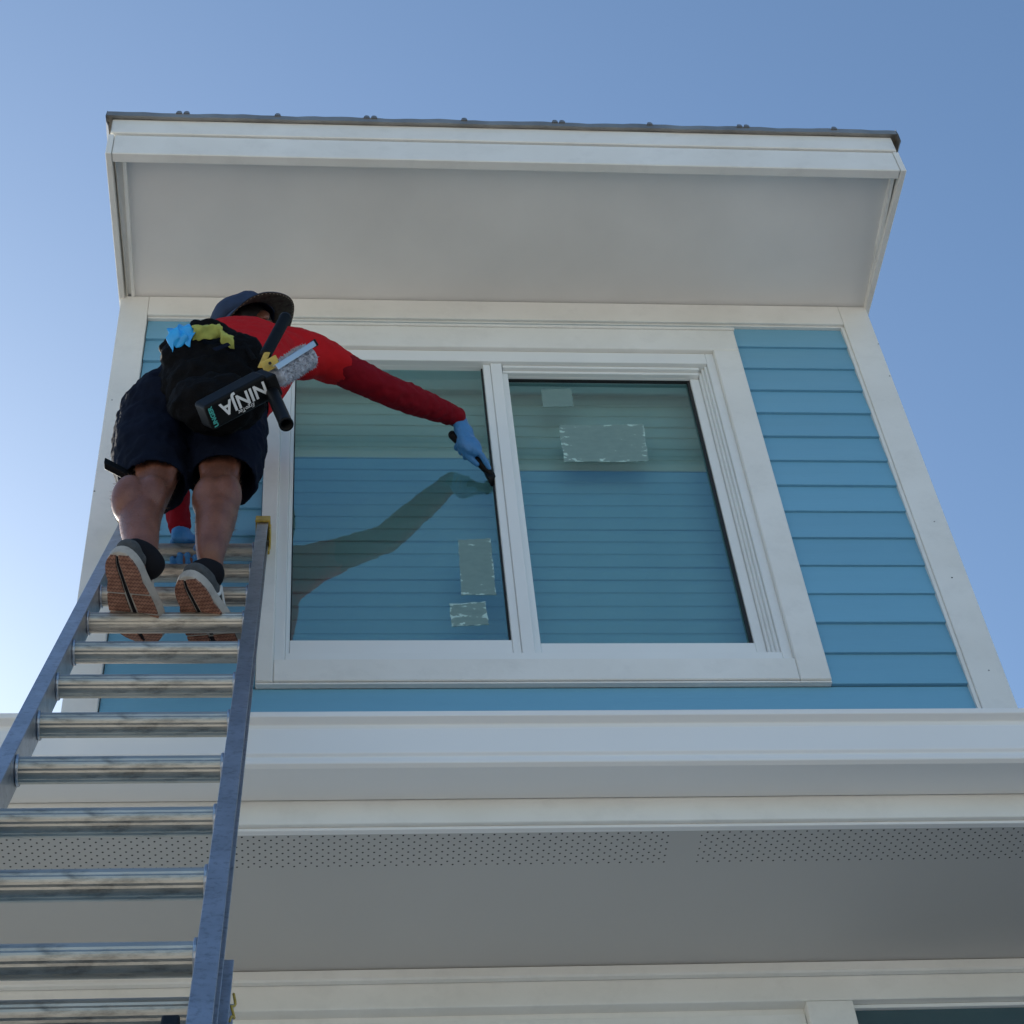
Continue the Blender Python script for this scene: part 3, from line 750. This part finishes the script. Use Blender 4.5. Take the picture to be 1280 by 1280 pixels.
# calf heads, knee-pit tendons
for k_, c_ in ((L_knee, L_calf), (R_knee, R_calf)):
    for sg in (-1, 1): g.tube([k_ + V((sg * .038, -.030, .09)), k_ + V((sg * .043, -.036, .0)), k_ + V((sg * .034, -.030, -.06))], [.016, .014, .014], seg=8)
g.ell(L_calf + V((-.032, -.018, .04)), (.047, .048, .085)); g.ell(L_calf + V((.024, -.016, .055)), (.040, .044, .075))
g.ell(R_calf + V((-.024, -.016, .035)), (.043, .044, .08)); g.ell(R_calf + V((.025, -.016, .05)), (.040, .044, .075))
for a, h, t in ((L_ank, L_heel, L_toe), (R_ank, R_heel, R_toe)):
    g.tube([a + V((0, 0, .03)), a.lerp(h, .25)], [.030, .022], seg=12); g.tube([a.lerp(h, .3), h.lerp(t, .35) + V((.012, 0, .035)), h.lerp(t, .6) + V((.006, 0, .02)), t], [.026, .026, .026, .02], seg=12)
body = g.build('body', M['skin'], None, remesh=.007, relax=4, bake=True)
adopt(body, person)

# --- hair under the hat
g = G(); g.ell(hp(0, -.014, .012), (.080, .090, .108), HR); 
g.ell(hp(0, -.05, -.035), (.064, .05, .055), HR)
g.build('hair', M['hair'], person, remesh=.007, relax=3, wrinkle=(.008, .012))
# --- leg hair on the lit calf edge
g = G(); r2 = random.Random(5)
bm_ = body.data
cand = [(v.co + body.matrix_basis.translation if 0 else v.co, v.normal) for v in bm_.vertices]
wl = world_loc(body)
cand = [(c + wl, n) for c, n in cand if 5.42 < (c + wl).z < 5.88]
for c, n in r2.sample(cand, min(1500, len(cand))):
    d = (n * .8 + V((r2.uniform(-.4, .4), r2.uniform(-.4, .4), -.35 + r2.uniform(-.3, .3)))).normalized()
    ln = r2.uniform(.006, .013); sd_ = d.cross(V((r2.uniform(-1, 1), r2.uniform(-1, 1), r2.uniform(-1, 1)))).normalized() * .0004
    g.add([c - sd_, c + sd_, c + d * ln], [(0, 1, 2)])
o = g.build('leg_hair', M['leghair'], person); o['kind'] = 'stuff'

# --- shirt: torso with short sleeves
g = G()
tt = torso[1:]
g.tube([p for p, _ in tt], [(r[1] + .006, r[0] + .006) for _, r in tt], seg=28, up=(0, -1, .2))
g.tube([torso[4][0] + V((0, 0, -.02)), SHR + V((-.02, 0, 0)), SHR.lerp(ELR, .28), SHR.lerp(ELR, .42)], [.088, .075, .066, .060], seg=18)
g.tube([torso[4][0] + V((0, 0, -.02)), SHL, SHL.lerp(ELL, .42)], [.088, .074, .066], seg=18)
g.tube([torso[3][0] + V((.06, -.01, .02)), SHR.lerp(ELR, .15) + V((0, 0, -.03))], [.10, .055], seg=16)
g.ell(torso[3][0] + V((.01, -.045, .0)), (.15, .075, .12))
g.build('shirt', M['red'], person, remesh=.007, relax=6, wrinkle=(.012, .045))
# --- sleeves
for sh, el, wr in ((SHR, ELR, WRR), (SHL, ELL, WRL)):
    g = G()
    g.tube([sh.lerp(el, .28), sh.lerp(el, .6), sh.lerp(el, .85), el, el.lerp(wr, .2), el.lerp(wr, .55), el.lerp(wr, .85), wr.lerp(el, .02)],
           [.058, .055, .050, .0495, .050, .045, .036, .034], seg=22)
    g.build('sleeve', M['crimson'], person, remesh=.0055, relax=3, wrinkle=(.012, .028))
# --- shorts
hemL, hemR = P(191, 611, 3.365), P(279, 603, 3.378)
g = G()
g.ell((-.345, 3.425, 6.26), (.192, .148, .17))
g.ell((-.43, 3.355, 6.19), (.115, .105, .13)); g.ell((-.275, 3.355, 6.19), (.108, .105, .13))
g.tube([L_hip + V((-.01, -.01, .02)), (L_hip + hemL) / 2 + V((-.018, -.005, 0)), hemL], [.126, .114, .093], seg=22, cap=False)
g.tube([R_hip + V((-.006, -.01, .02)), (R_hip + hemR) / 2 + V((.004, -.005, 0)), hemR], [.122, .112, .092], seg=22, cap=False)
g.tube([V((-.345, 3.43, 6.3)), V((-.335, 3.445, 6.41))], [(.13, .178), (.122, .165)], up=(0, -1, .2), seg=26, smooth=False)
sh_ = g.build('shorts', M['navy'], None, remesh=.007, relax=6, wrinkle=(.022, .045), bake=True)
for hem, hip in ((hemL, L_hip), (hemR, R_hip)):      # hollow the leg openings
    dv = (hem - ((hem + hip) / 2)).normalized(); wl = world_loc(sh_)
    for v in sh_.data.vertices:
        q = v.co + wl - hem; al = q.dot(dv); rad_ = (q - dv * al).length
        if al > -.022 and rad_ < .086:
            k = min(1, (.086 - rad_) / .014)
            v.co -= dv * (.15 * k * k * (3 - 2 * k))
sh_.name = 'shorts'; adopt(sh_, person)
# --- belt
g = G(); n = 40; vs = []
for i in range(n):
    a = 2 * math.pi * i / n
    cx_, cy_ = -.338 + .186 * math.cos(a), 3.435 + .142 * math.sin(a)
    for dr, dz in ((0, -.024), (0, .024), (.006, .024), (.006, -.024)):
        vs.append((cx_ + dr * math.cos(a), cy_ + dr * math.sin(a), 6.335 + dz - .03 * math.sin(a) * -1))
fs = [(i * 4 + k, ((i + 1) % n) * 4 + k, ((i + 1) % n) * 4 + (k + 1) % 4, i * 4 + (k + 1) % 4) for i in range(n) for k in range(4)]
g.add(vs, fs); g.build('belt', M['pouch'], person)
# --- gloves
for ch, th, pm, wr, el in ((chR, thumbR, palmR, WRR, ELR), (chL, thumbL, palmL, WRL, ELL)):
    g = G()
    g.tube([p for p, _ in pm], [(r[1], r[0]) for _, r in pm], seg=14, up=(pm[-1][0] - (grip if ch is chR else lo)))
    g.tube([wr.lerp(el, .10), wr], [.031, .029], seg=16)
    if ch is chR:
        g.ell(grip + uR * .022 - hx * .006, (.050, .041, .025), Matrix((hx, vR, uR)).transposed())
        g.ell(WRR.lerp(grip, .45) + uR * .008, (.036, .034, .025), Matrix((hx, vR, uR)).transposed())
    for pts, rr in ch: g.tube(pts, rr, seg=10, sub=3)
    g.tube(th[0], th[1], seg=10, sub=3)
    g.tube([pm[1][0], th[0][0]], [.018, .014], seg=10)
    g.build('glove', M['glove'], person, remesh=.0032, relax=2, wrinkle=(.0022, .012))
# --- hat
HC = HEAD + V((-.010, -.008, .006))
hz = V((-.50, -.22, .84)).normalized(); hxx = V((1, 0, 0)); hxx = (hxx - hz * hxx.dot(hz)).normalized(); hyy = hz.cross(hxx)
def hatpt(r, a, z): return HC + hxx * (r * math.cos(a)) + hyy * (r * math.sin(a)) + hz * z
n = 56
def crown_ring(r, z):
    return [hatpt(r * (1 + .015 * math.sin(3 * a + z * 30)), a, z + .004 * math.sin(5 * a)) for a in [2 * math.pi * i / n for i in range(n)]]
g = G(); rings = [crown_ring(.108, .010), crown_ring(.109, .030), crown_ring(.106, .055), crown_ring(.097, .074), crown_ring(.072, .088), crown_ring(.035, .093)]
vs = [p for r in rings for p in r] + [hatpt(0, 0, .094)]
fs = [(i * n + k, i * n + (k + 1) % n, (i + 1) * n + (k + 1) % n, (i + 1) * n + k) for i in range(len(rings) - 1) for k in range(n)]
fs += [((len(rings) - 1) * n + k, (len(rings) - 1) * n + (k + 1) % n, len(vs) - 1) for k in range(n)]
g.add(vs, fs)
hat = bpy.data.objects.new('hat', None); col.objects.link(hat); hat.location = HC; adopt(hat, person)
g.build('crown', M['hatnavy'], hat, smooth=True, solid=.003, wrinkle=(.006, .03))
def brim(z_off, name, m):
    g = G(); vs = []; nr = 7
    for j in range(nr):
        t = j / (nr - 1)
        for i in range(n):
            a = 2 * math.pi * i / n
            droop = .014 + .034 * (.5 - .5 * math.cos(a)) - .006 * math.sin(a)       # left side hangs lower
            r = .107 + .068 * t * (.72 + .28 * (.5 + .5 * math.cos(a)))
            z = .012 - droop * t + .006 * math.sin(4 * a + 1) * t + z_off
            vs.append(hatpt(r, a, z))
    fs = [(j * n + k, j * n + (k + 1) % n, (j + 1) * n + (k + 1) % n, (j + 1) * n + k) for j in range(nr - 1) for k in range(n)]
    g.add(vs, fs); return g.build(name, m, hat, smooth=True, solid=.002)
brim(0, 'brim', M['hatnavy']); brim(-.0035, 'brim_lining', M['hatlining'])
g = G()
for i in range(70):
    a = 2 * math.pi * i / 70; 
    droop = .014 + .034 * (.5 - .5 * math.cos(a)) - .006 * math.sin(a)
    r = .107 + .068 * .93 * (.72 + .28 * (.5 + .5 * math.cos(a)))
    p = hatpt(r, a, .012 - droop * .93 + .006 * math.sin(4 * a + 1) * .93 - .0055)
    tng = (hatpt(r, a + .04, 0) - hatpt(r, a, 0)).normalized() * .0028
    g.tube([p - tng, p + tng], [.0009, .0009], seg=5, smooth=False, cap=False)
g.build('stitching', M['thread'], hat)

# --- shoes
def shoe(heel, toe, ank, roll):
    d = (toe - heel); d.z = 0; d.normalize()
    L = .302; up = V((0, 0, 1)); sx = d.cross(up).normalized()          # sx: right of the foot
    up = (Matrix.Rotation(roll, 3, d) @ up); sx = d.cross(up).normalized()
    up = Matrix.Rotation(math.radians(-4), 3, sx) @ up; d = up.cross(sx).normalized()
    org = heel - d * .035; org.z = heel.z - .020
    sh = bpy.data.objects.new('shoe', None); col.objects.link(sh); sh.location = org; adopt(sh, person)
    def W(u, v, z): return org + d * (u * L) + sx * v + up * z
    def half(u):    # outline half width
        return .001 + .5 * .132 * math.sqrt(max(0, 1 - (1 - min(1, u / .28)) ** 2)) * (.76 + .27 * max(0, math.sin((u - .30) / .70 * math.pi)) ** 1 if u > .30 else .76 + .04 * math.cos((u) / .30 * math.pi / 1)) * (1 if u < .82 else max(.02, math.cos((u - .82) / .18 * math.pi / 2)) ** .55)
    us = [0, .01, .03, .06, .1, .16, .24, .32, .4, .48, .56, .64, .72, .8, .86, .91, .95, .98, 1]
    def outline(k=1.0, off=0): return [(u, half(u) * k) for u in us]
    def slab(z0, z1, k0, k1, spring=0):
        g = G(); vs = []
        for z, k in ((z0, k0), (z1, k1)):
            for u in us:
                lift = .022 * max(0, (u - .72) / .28) ** 2 + .006 * max(0, (.12 - u) / .12) ** 2
                for sgn in (1, -1): vs.append(W(u, sgn * half(u) * k, z + lift))
        n = len(us); fs = []
        for i in range(n - 1):
            a = 2 * i; b = 2 * (n + i)
            fs += [(a, a + 1, a + 3, a + 2), (b, b + 2, b + 3, b + 1), (a, a + 2, b + 2, b), (a + 1, b + 1, b + 3, a + 3)]
        fs += [(0, 2 * n, 2 * n + 1, 1), (2 * n - 2, 2 * n - 1, 4 * n - 1, 4 * n - 2)]
        g.add(vs, fs); return g
    slab(0.0, .026, .97, 1.04).build('midsole', M['midsole'], sh, smooth=False, bevel=.004, segs=2)
    # outsole plates, proud of the midsole, with a dark groove between them
    def plate(u0, u1, f0, f1, m, nm, z=-.004):
        g = G(); N_ = 10; vs = []
        for z_ in (z, .002):
            for i in range(N_ + 1):
                u = u0 + (u1 - u0) * i / N_
                lift = .022 * max(0, (u - .72) / .28) ** 2 + .006 * max(0, (.12 - u) / .12) ** 2
                h = half(u) * .95; c0 = f0(u) if callable(f0) else f0; c1 = f1(u) if callable(f1) else f1
                vs += [W(u, h * c0, z_ + lift), W(u, h * c1, z_ + lift)]
        n = N_ + 1; fs = []
        for i in range(N_):
            a = 2 * i; b = 2 * (n + i)
            fs += [(a, a + 1, a + 3, a + 2), (b, b + 2, b + 3, b + 1), (a, a + 2, b + 2, b), (a + 1, b + 1, b + 3, a + 3)]
        fs += [(0, 2 * n, 2 * n + 1, 1), (2 * n - 2, 2 * n - 1, 4 * n - 1, 4 * n - 2)]
        g.add(vs, fs)
        # tread coordinates run along the shoe: keep the mesh in shoe axes
        o = g.build(nm, m, None)
        wm = Matrix((sx, d, up)).transposed().to_4x4(); wm.translation = o.location
        o.data.transform(wm.to_3x3().inverted().to_4x4()); o.matrix_basis = wm
        if sh is not None:
            wl_ = world_loc(sh); o.parent = sh; o.location = Vector(o.location) - wl_
        return o
    gl = lambda u: -.20 + .45 * (u - .2)
    plate(.03, .40, lambda u: -1, lambda u: gl(u) - .07, M['tread'], 'outsole_pad')
    plate(.03, .40, lambda u: gl(u) + .22, lambda u: 1, M['tread'], 'outsole_pad')
    plate(.04, .62, lambda u: gl(u) - .01, lambda u: gl(u) + .13, M['shoeblack'], 'sole_groove', -.0015)
    plate(.425, .60, lambda u: -1, lambda u: gl(u) - .10, M['tread'], 'outsole_pad')
    plate(.425, .60, lambda u: gl(u) + .24, lambda u: 1, M['tread'], 'outsole_pad')
    plate(.625, .97, -1, -.12, M['tread'], 'outsole_pad')
    plate(.625, .97, .12, 1, M['tread'], 'outsole_pad')
    plate(.64, .95, -.09, .09, M['shoeblack'], 'sole_groove', -.0015)
    # upper
    g = G(); pts = []; rr = []
    prof = [(.07, .046, .030, .026), (.15, .056, .040, .038), (.26, .058, .041, .046), (.40, .050, .040, .040), (.56, .042, .042, .032), (.72, .036, .044, .024), (.86, .036, .037, .018), (.95, .036, .022, .012)]
    g.tube([W(u, 0, z) for u, z, a, b in prof], [(b, a) for u, z, a, b in prof], seg=20, up=up)
    g.tube([W(.17, 0, .045), W(.18, 0, .075).lerp(ank, .4), ank.lerp(W(.18, 0, .08), .15)], [.040, .036, .030], seg=18)
    g.build('upper', M['mesh'], sh, remesh=.005, relax=3)
    g = G(); g.tube([W(.17, 0, .060), W(.17, 0, .085).lerp(ank, .45), ank + V((0, 0, .010))], [(.045, .038), (.042, .038), (.040, .039)], seg=20, up=d)
    g.build('collar', M['shoeblack'], sh, remesh=.005, relax=4)
    g = G()
    for sgn in (1, -1):
        g.tube([W(.56, sgn * .041, .036), W(.42, sgn * .041, .052), W(.31, sgn * .040, .072)], [(.005, .003)] * 3, seg=8, up=d)
        g.tube([W(.30, sgn * .0415, .034), W(.33, sgn * .041, .052), W(.31, sgn * .040, .072)], [(.005, .003)] * 3, seg=8, up=d)
    g.build('stripe', M['lightstripe'], sh, smooth=True)
    return sh
shoe(L_heel, L_toe, L_ank, math.radians(18)); shoe(R_heel, R_toe, R_ank, math.radians(14))

# ================================================================== THINGS HE CARRIES
# scraper in the right hand
sc = thing('window_scraper', HB, 'black handled scraper gripped in the blue gloved hand against the glass', 'scraper')
g = G(); g.tube([HA + hx * .006, HA + hx * .016, HA.lerp(HB, .5), HB - hx * .02, HB + hx * .015], [.013, .015, .013, .014, .011], seg=14); g.build('handle', M['blackp'], sc, smooth=True)
tip = V((HB.x + .012, 4.040, HB.z - .012))
g = G(); g.obox(HB.lerp(tip, .45), V((.013, .002, .01)), (tip - HB) * .55, V((-.008, .0, .026))); g.build('blade_holder', M['blackp'], sc, bevel=.003)

# pouch on his lower back
pouch = thing('tool_pouch', (-.33, 3.22, 6.05), 'bulging black tool pouch strapped to the lower back of the person', 'pouch')
g = G()
ctr = P(262, 470, 3.24)
g.ell(ctr + V((0, .02, -.01)), (.138, .10, .16)); g.ell(P(235, 447, 3.22), (.075, .075, .09)); g.ell(P(295, 450, 3.24), (.082, .075, .09)); g.ell(P(270, 505, 3.20), (.13, .08, .09))
g.tube([P(212, 440, 3.24), P(258, 414, 3.24), P(302, 436, 3.26), P(326, 470, 3.25)], [.030, .030, .032, .028], seg=12)
g.build('bag', M['pouch'], pouch, remesh=.007, relax=3, wrinkle=(.034, .05))
g = G(); pts = [P(222, 428, 3.17), P(258, 407, 3.185), P(296, 422, 3.185), P(318, 450, 3.17)]
g.tube(pts, [(.008, .004)] * 4, seg=8); g.build('rim', M['pouch'], pouch, smooth=True)
g = G(); g.tube([P(268, 437, 3.135), P(286, 430, 3.14)], [(.008, .002)] * 2, seg=8, smooth=False); g.build('strap_loop', M['navy'], pouch)

def crumple(name, pts_px, Y, m, label, cat, amp, seed, nu=16, nv=12, depth=.03):
    q = [P(x, y, Y) for x, y in pts_px]; g = G(); vs = []
    for j in range(nv + 1):
        for i in range(nu + 1):
            u, v = i / nu, j / nv
            p = q[0].lerp(q[1], u).lerp(q[3].lerp(q[2], u), v)
            nn = noise.noise_vector(V((u * 3.1 + seed, v * 3.1, seed * .7))) * amp
            edge = noise.noise_vector(V((u * 7 + seed, v * 7, 3.1))) * amp * .4
            p = p + nn + edge + V((0, depth * (4 * (v - .5) ** 2), 0))
            vs.append(p)
    fs = [(j * (nu + 1) + i, j * (nu + 1) + i + 1, (j + 1) * (nu + 1) + i + 1, (j + 1) * (nu + 1) + i) for j in range(nv) for i in range(nu)]
    g.add(vs, fs); o = g.build(name, m, None, smooth=True, solid=.002, subsurf=1); return tag(o, label, cat)
crumple('spare_glove', [(213, 402), (239, 399), (240, 422), (211, 425)], 3.13, M['bluecloth'], 'crumpled bright blue glove poking out of the black pouch', 'glove', .019, 2)
crumple('microfibre_cloth', [(240, 402), (275, 401), (278, 411), (239, 414)], 3.125, M['greencloth'], 'pale green cloth hanging over the rim of the black pouch', 'cloth', .010, 9)
crumple('microfibre_cloth', [(273, 409), (291, 414), (293, 427), (274, 418)], 3.13, M['greencloth'], 'folded end of green cloth beside the red shirt', 'cloth', .008, 4)

# holster with lettering
hol = thing('tool_holster', P(290, 510, 3.08), 'black plastic tool holster with white upside-down lettering on his right hip', 'holster')
h0, h1 = P(254, 521, 3.10), P(331, 480, 3.07)
hax = (h1 - h0).normalized()
view = (CAM - (h0 + h1) / 2).normalized(); view = (view - hax * view.dot(hax)).normalized()
hup = hax.cross(view).normalized()
if hup.z < 0: hup = -hup
hc = (h0 + h1) / 2; hl = (h1 - h0).length / 2
nrm = (view * .93 - hup * .37).normalized(); hv = hax.cross(nrm).normalized()
if hv.z < 0: hv = -hv
g = G(); g.obox(hc, hax * hl, hv * .036, nrm * .034); g.build('shell', M['blackp'], hol, bevel=.010, segs=4)
g = G(); g.obox(h1 + hax * .008 - hv * .004, hax * .016, hv * .032, nrm * .041); g.build('collar', M['blackp'], hol, bevel=.006, segs=3)
def text_mesh(txt, size, name, m, parent, origin, xdir, ydir, shear=0.0, bold=.0):
    cu = bpy.data.curves.new(name, 'FONT'); cu.body = txt; cu.size = size; cu.extrude = .0006; cu.offset = bold; cu.shear = shear
    cu.align_x = 'CENTER'; cu.align_y = 'CENTER'
    t = bpy.data.objects.new(name, cu); col.objects.link(t); bpy.context.view_layer.update()
    dg = bpy.context.evaluated_depsgraph_get(); me = bpy.data.meshes.new_from_object(t.evaluated_get(dg)); bpy.data.objects.remove(t)
    me.materials.clear(); me.materials.append(m)
    xd = xdir.normalized(); zd = xd.cross(ydir).normalized(); yd = zd.cross(xd)
    mw = Matrix((xd, yd, zd)).transposed().to_4x4(); mw.translation = (0, 0, 0); me.transform(mw)
    o = bpy.data.objects.new(name, me); col.objects.link(o); o.location = origin; adopt(o, parent); return o
tdir = -hax; 
tup = nrm.cross(tdir).normalized()
text_mesh('NINJA', .052, 'lettering', M['text'], hol, hc + nrm * .0346 + hax * .014 + hv * .006, tdir, tup, .0, .0011)
text_mesh('ErgoTec', .015, 'small_lettering', M['text'], hol, hc + nrm * .0346 + hax * .012 - hv * .022, tdir, tup, .3)
text_mesh('UNGER', .017, 'emblem', M['teal'], hol, hc + nrm * .0346 - hax * (hl - .014), -tup, tdir, .0, .0005)

# black tube handle with yellow pivot and silver channel
def pxw(w, Y=3.1): return w * (P(300, 450, Y) - CAM).length / FPX
sq = thing('squeegee', P(335, 455, 3.08), 'squeegee with yellow swivel joint and upright black handle in the holster', 'squeegee')
a, b = P(331, 445, 3.09), P(357, 397, 3.13)
def open_tube(a, b, r, name, parent):
    g = G(); d = (b - a).normalized(); u = d.orthogonal().normalized(); v = d.cross(u); n = 22; vs = []
    for p, rr in ((a, r * .8), (a + d * .01, r), (b - d * .012, r), (b - d * .010, r * 1.06), (b, r * 1.06), (b, r * .80), (b - d * .06, r * .78)):
        vs += [p + u * math.cos(2 * math.pi * k / n) * rr + v * math.sin(2 * math.pi * k / n) * rr for k in range(n)]
    fs = [(i * n + k, i * n + (k + 1) % n, (i + 1) * n + (k + 1) % n, (i + 1) * n + k) for i in range(6) for k in range(n)]
    fs += [tuple(range(n)), tuple(range(6 * n, 7 * n))]
    g.add(vs, fs); return g.build(name, M['blackp'], parent, smooth=True)
open_tube(a, b, pxw(7.6), 'handle', sq)
g = G(); view2 = (CAM - a).normalized()
ya, yb = P(326, 458, 3.07), P(346, 456, 3.065)
g.obox(P(330, 450, 3.075), (P(334, 441, 3.075) - P(326, 459, 3.075)) * .55, (P(334, 450, 3.075) - P(326, 450, 3.075)) * .5, view2 * .012)
g.obox(P(338, 455, 3.07), (P(347, 449, 3.07) - P(328, 460, 3.07)) * .5, (P(342, 462, 3.07) - P(336, 449, 3.07)) * .5, view2 * .013)
g.build('swivel_joint', M['yellow'], sq, bevel=.004, segs=3)
g = G(); g.tube([P(337.5, 454, 3.04), P(337.5, 454, 3.056)], [.0045, .0045], seg=10, smooth=False, cap=False); g.build('pivot_pin', M['gasket'], sq)
ws = thing('window_washer', P(360, 455, 3.1), 'grey fleece window washer with a bright metal bar across it', 'washer')
c0, c1 = P(338, 464, 3.08), P(387, 433, 3.10)
cdir = (c1 - c0).normalized()
cv = (CAM - c0).normalized(); cv = (cv - cdir * cv.dot(cdir)).normalized(); cu_ = cdir.cross(cv)
if cu_.z < 0: cu_ = -cu_
g = G(); g.obox((c0 + c1) / 2 + cv * .022, (c1 - c0) * .5, cu_ * pxw(3.8), cv * .006); g.build('channel_bar', M['steel'], ws, bevel=.002)
g = G(); g.obox(c1 + cv * .022, cdir * .004, cu_ * pxw(4.6), cv * .008); g.build('end_clip', M['blackp'], ws, bevel=.002)
g = G(); r3 = random.Random(3)
s0_, s1_ = P(344, 466, 3.09), P(384, 441, 3.11)
ax_ = (s1_ - s0_)
lowoff = -cu_ * pxw(8)
g.tube([s0_ + lowoff * .5, (s0_ + s1_) / 2 + lowoff * .55, s1_ + lowoff * .5], [(pxw(10), pxw(15)), (pxw(10), pxw(15)), (pxw(10), pxw(15))], seg=14, up=cv)
for i in range(1500):
    t = r3.random(); an = r3.uniform(0, 2 * math.pi)
    nn = (cv * math.cos(an) * .66 + cu_ * math.sin(an)); p = s0_.lerp(s1_, t) + lowoff * .5 + nn * pxw(15) * .93
    dd = (nn + V((r3.uniform(-1, 1), r3.uniform(-1, 1), r3.uniform(-1, 1))) * .6).normalized()
    ln = r3.uniform(.005, .012); sdv = dd.cross(V((r3.uniform(-1, 1), r3.uniform(-1, 1), r3.uniform(-1, 1)))).normalized() * .0022
    sd2 = dd.cross(sdv).normalized() * .0022
    g.add([p - sdv, p + sdv, p + sd2, p + dd * ln], [(0, 1, 3), (1, 2, 3), (2, 0, 3)])
g.build('fleece_sleeve', M['fleece'], ws)
open_tube(P(338, 486, 3.08), P(358, 531, 3.04), pxw(8.2), 'handle', ws)
g = G(); g.obox(P(336, 487, 3.075), cdir * .014, cu_ * .016, cv * .014); g.build('pivot_block', M['blackp'], ws, bevel=.004)

# tool on the left hip
ht = thing('hip_tool', P(148, 585, 3.36), 'black angled tool handle sticking out beside the left thigh', 'tool')
g = G(); a, b = P(164, 596, 3.33), P(131, 577, 3.28); dv = (b - a); pv = V((0, -1, .0)); uv = dv.cross(pv).normalized()
g.hexa([a - uv * .014 - pv * .012, a + uv * .012 - pv * .012, a + uv * .012 + pv * .012, a - uv * .014 + pv * .012,
        b - uv * .020 - pv * .012, b + uv * .006 - pv * .012, b + uv * .006 + pv * .012, b - uv * .020 + pv * .012]).build('handle', M['blackp'], ht, bevel=.004, segs=3)
g = G(); g.tube([P(160, 600, 3.39), P(158, 572, 3.40), P(150, 552, 3.40), P(150, 545, 3.40), P(158, 538, 3.41)], [.005] * 5, seg=8); g.build('lanyard', M['blackp'], ht, smooth=True)
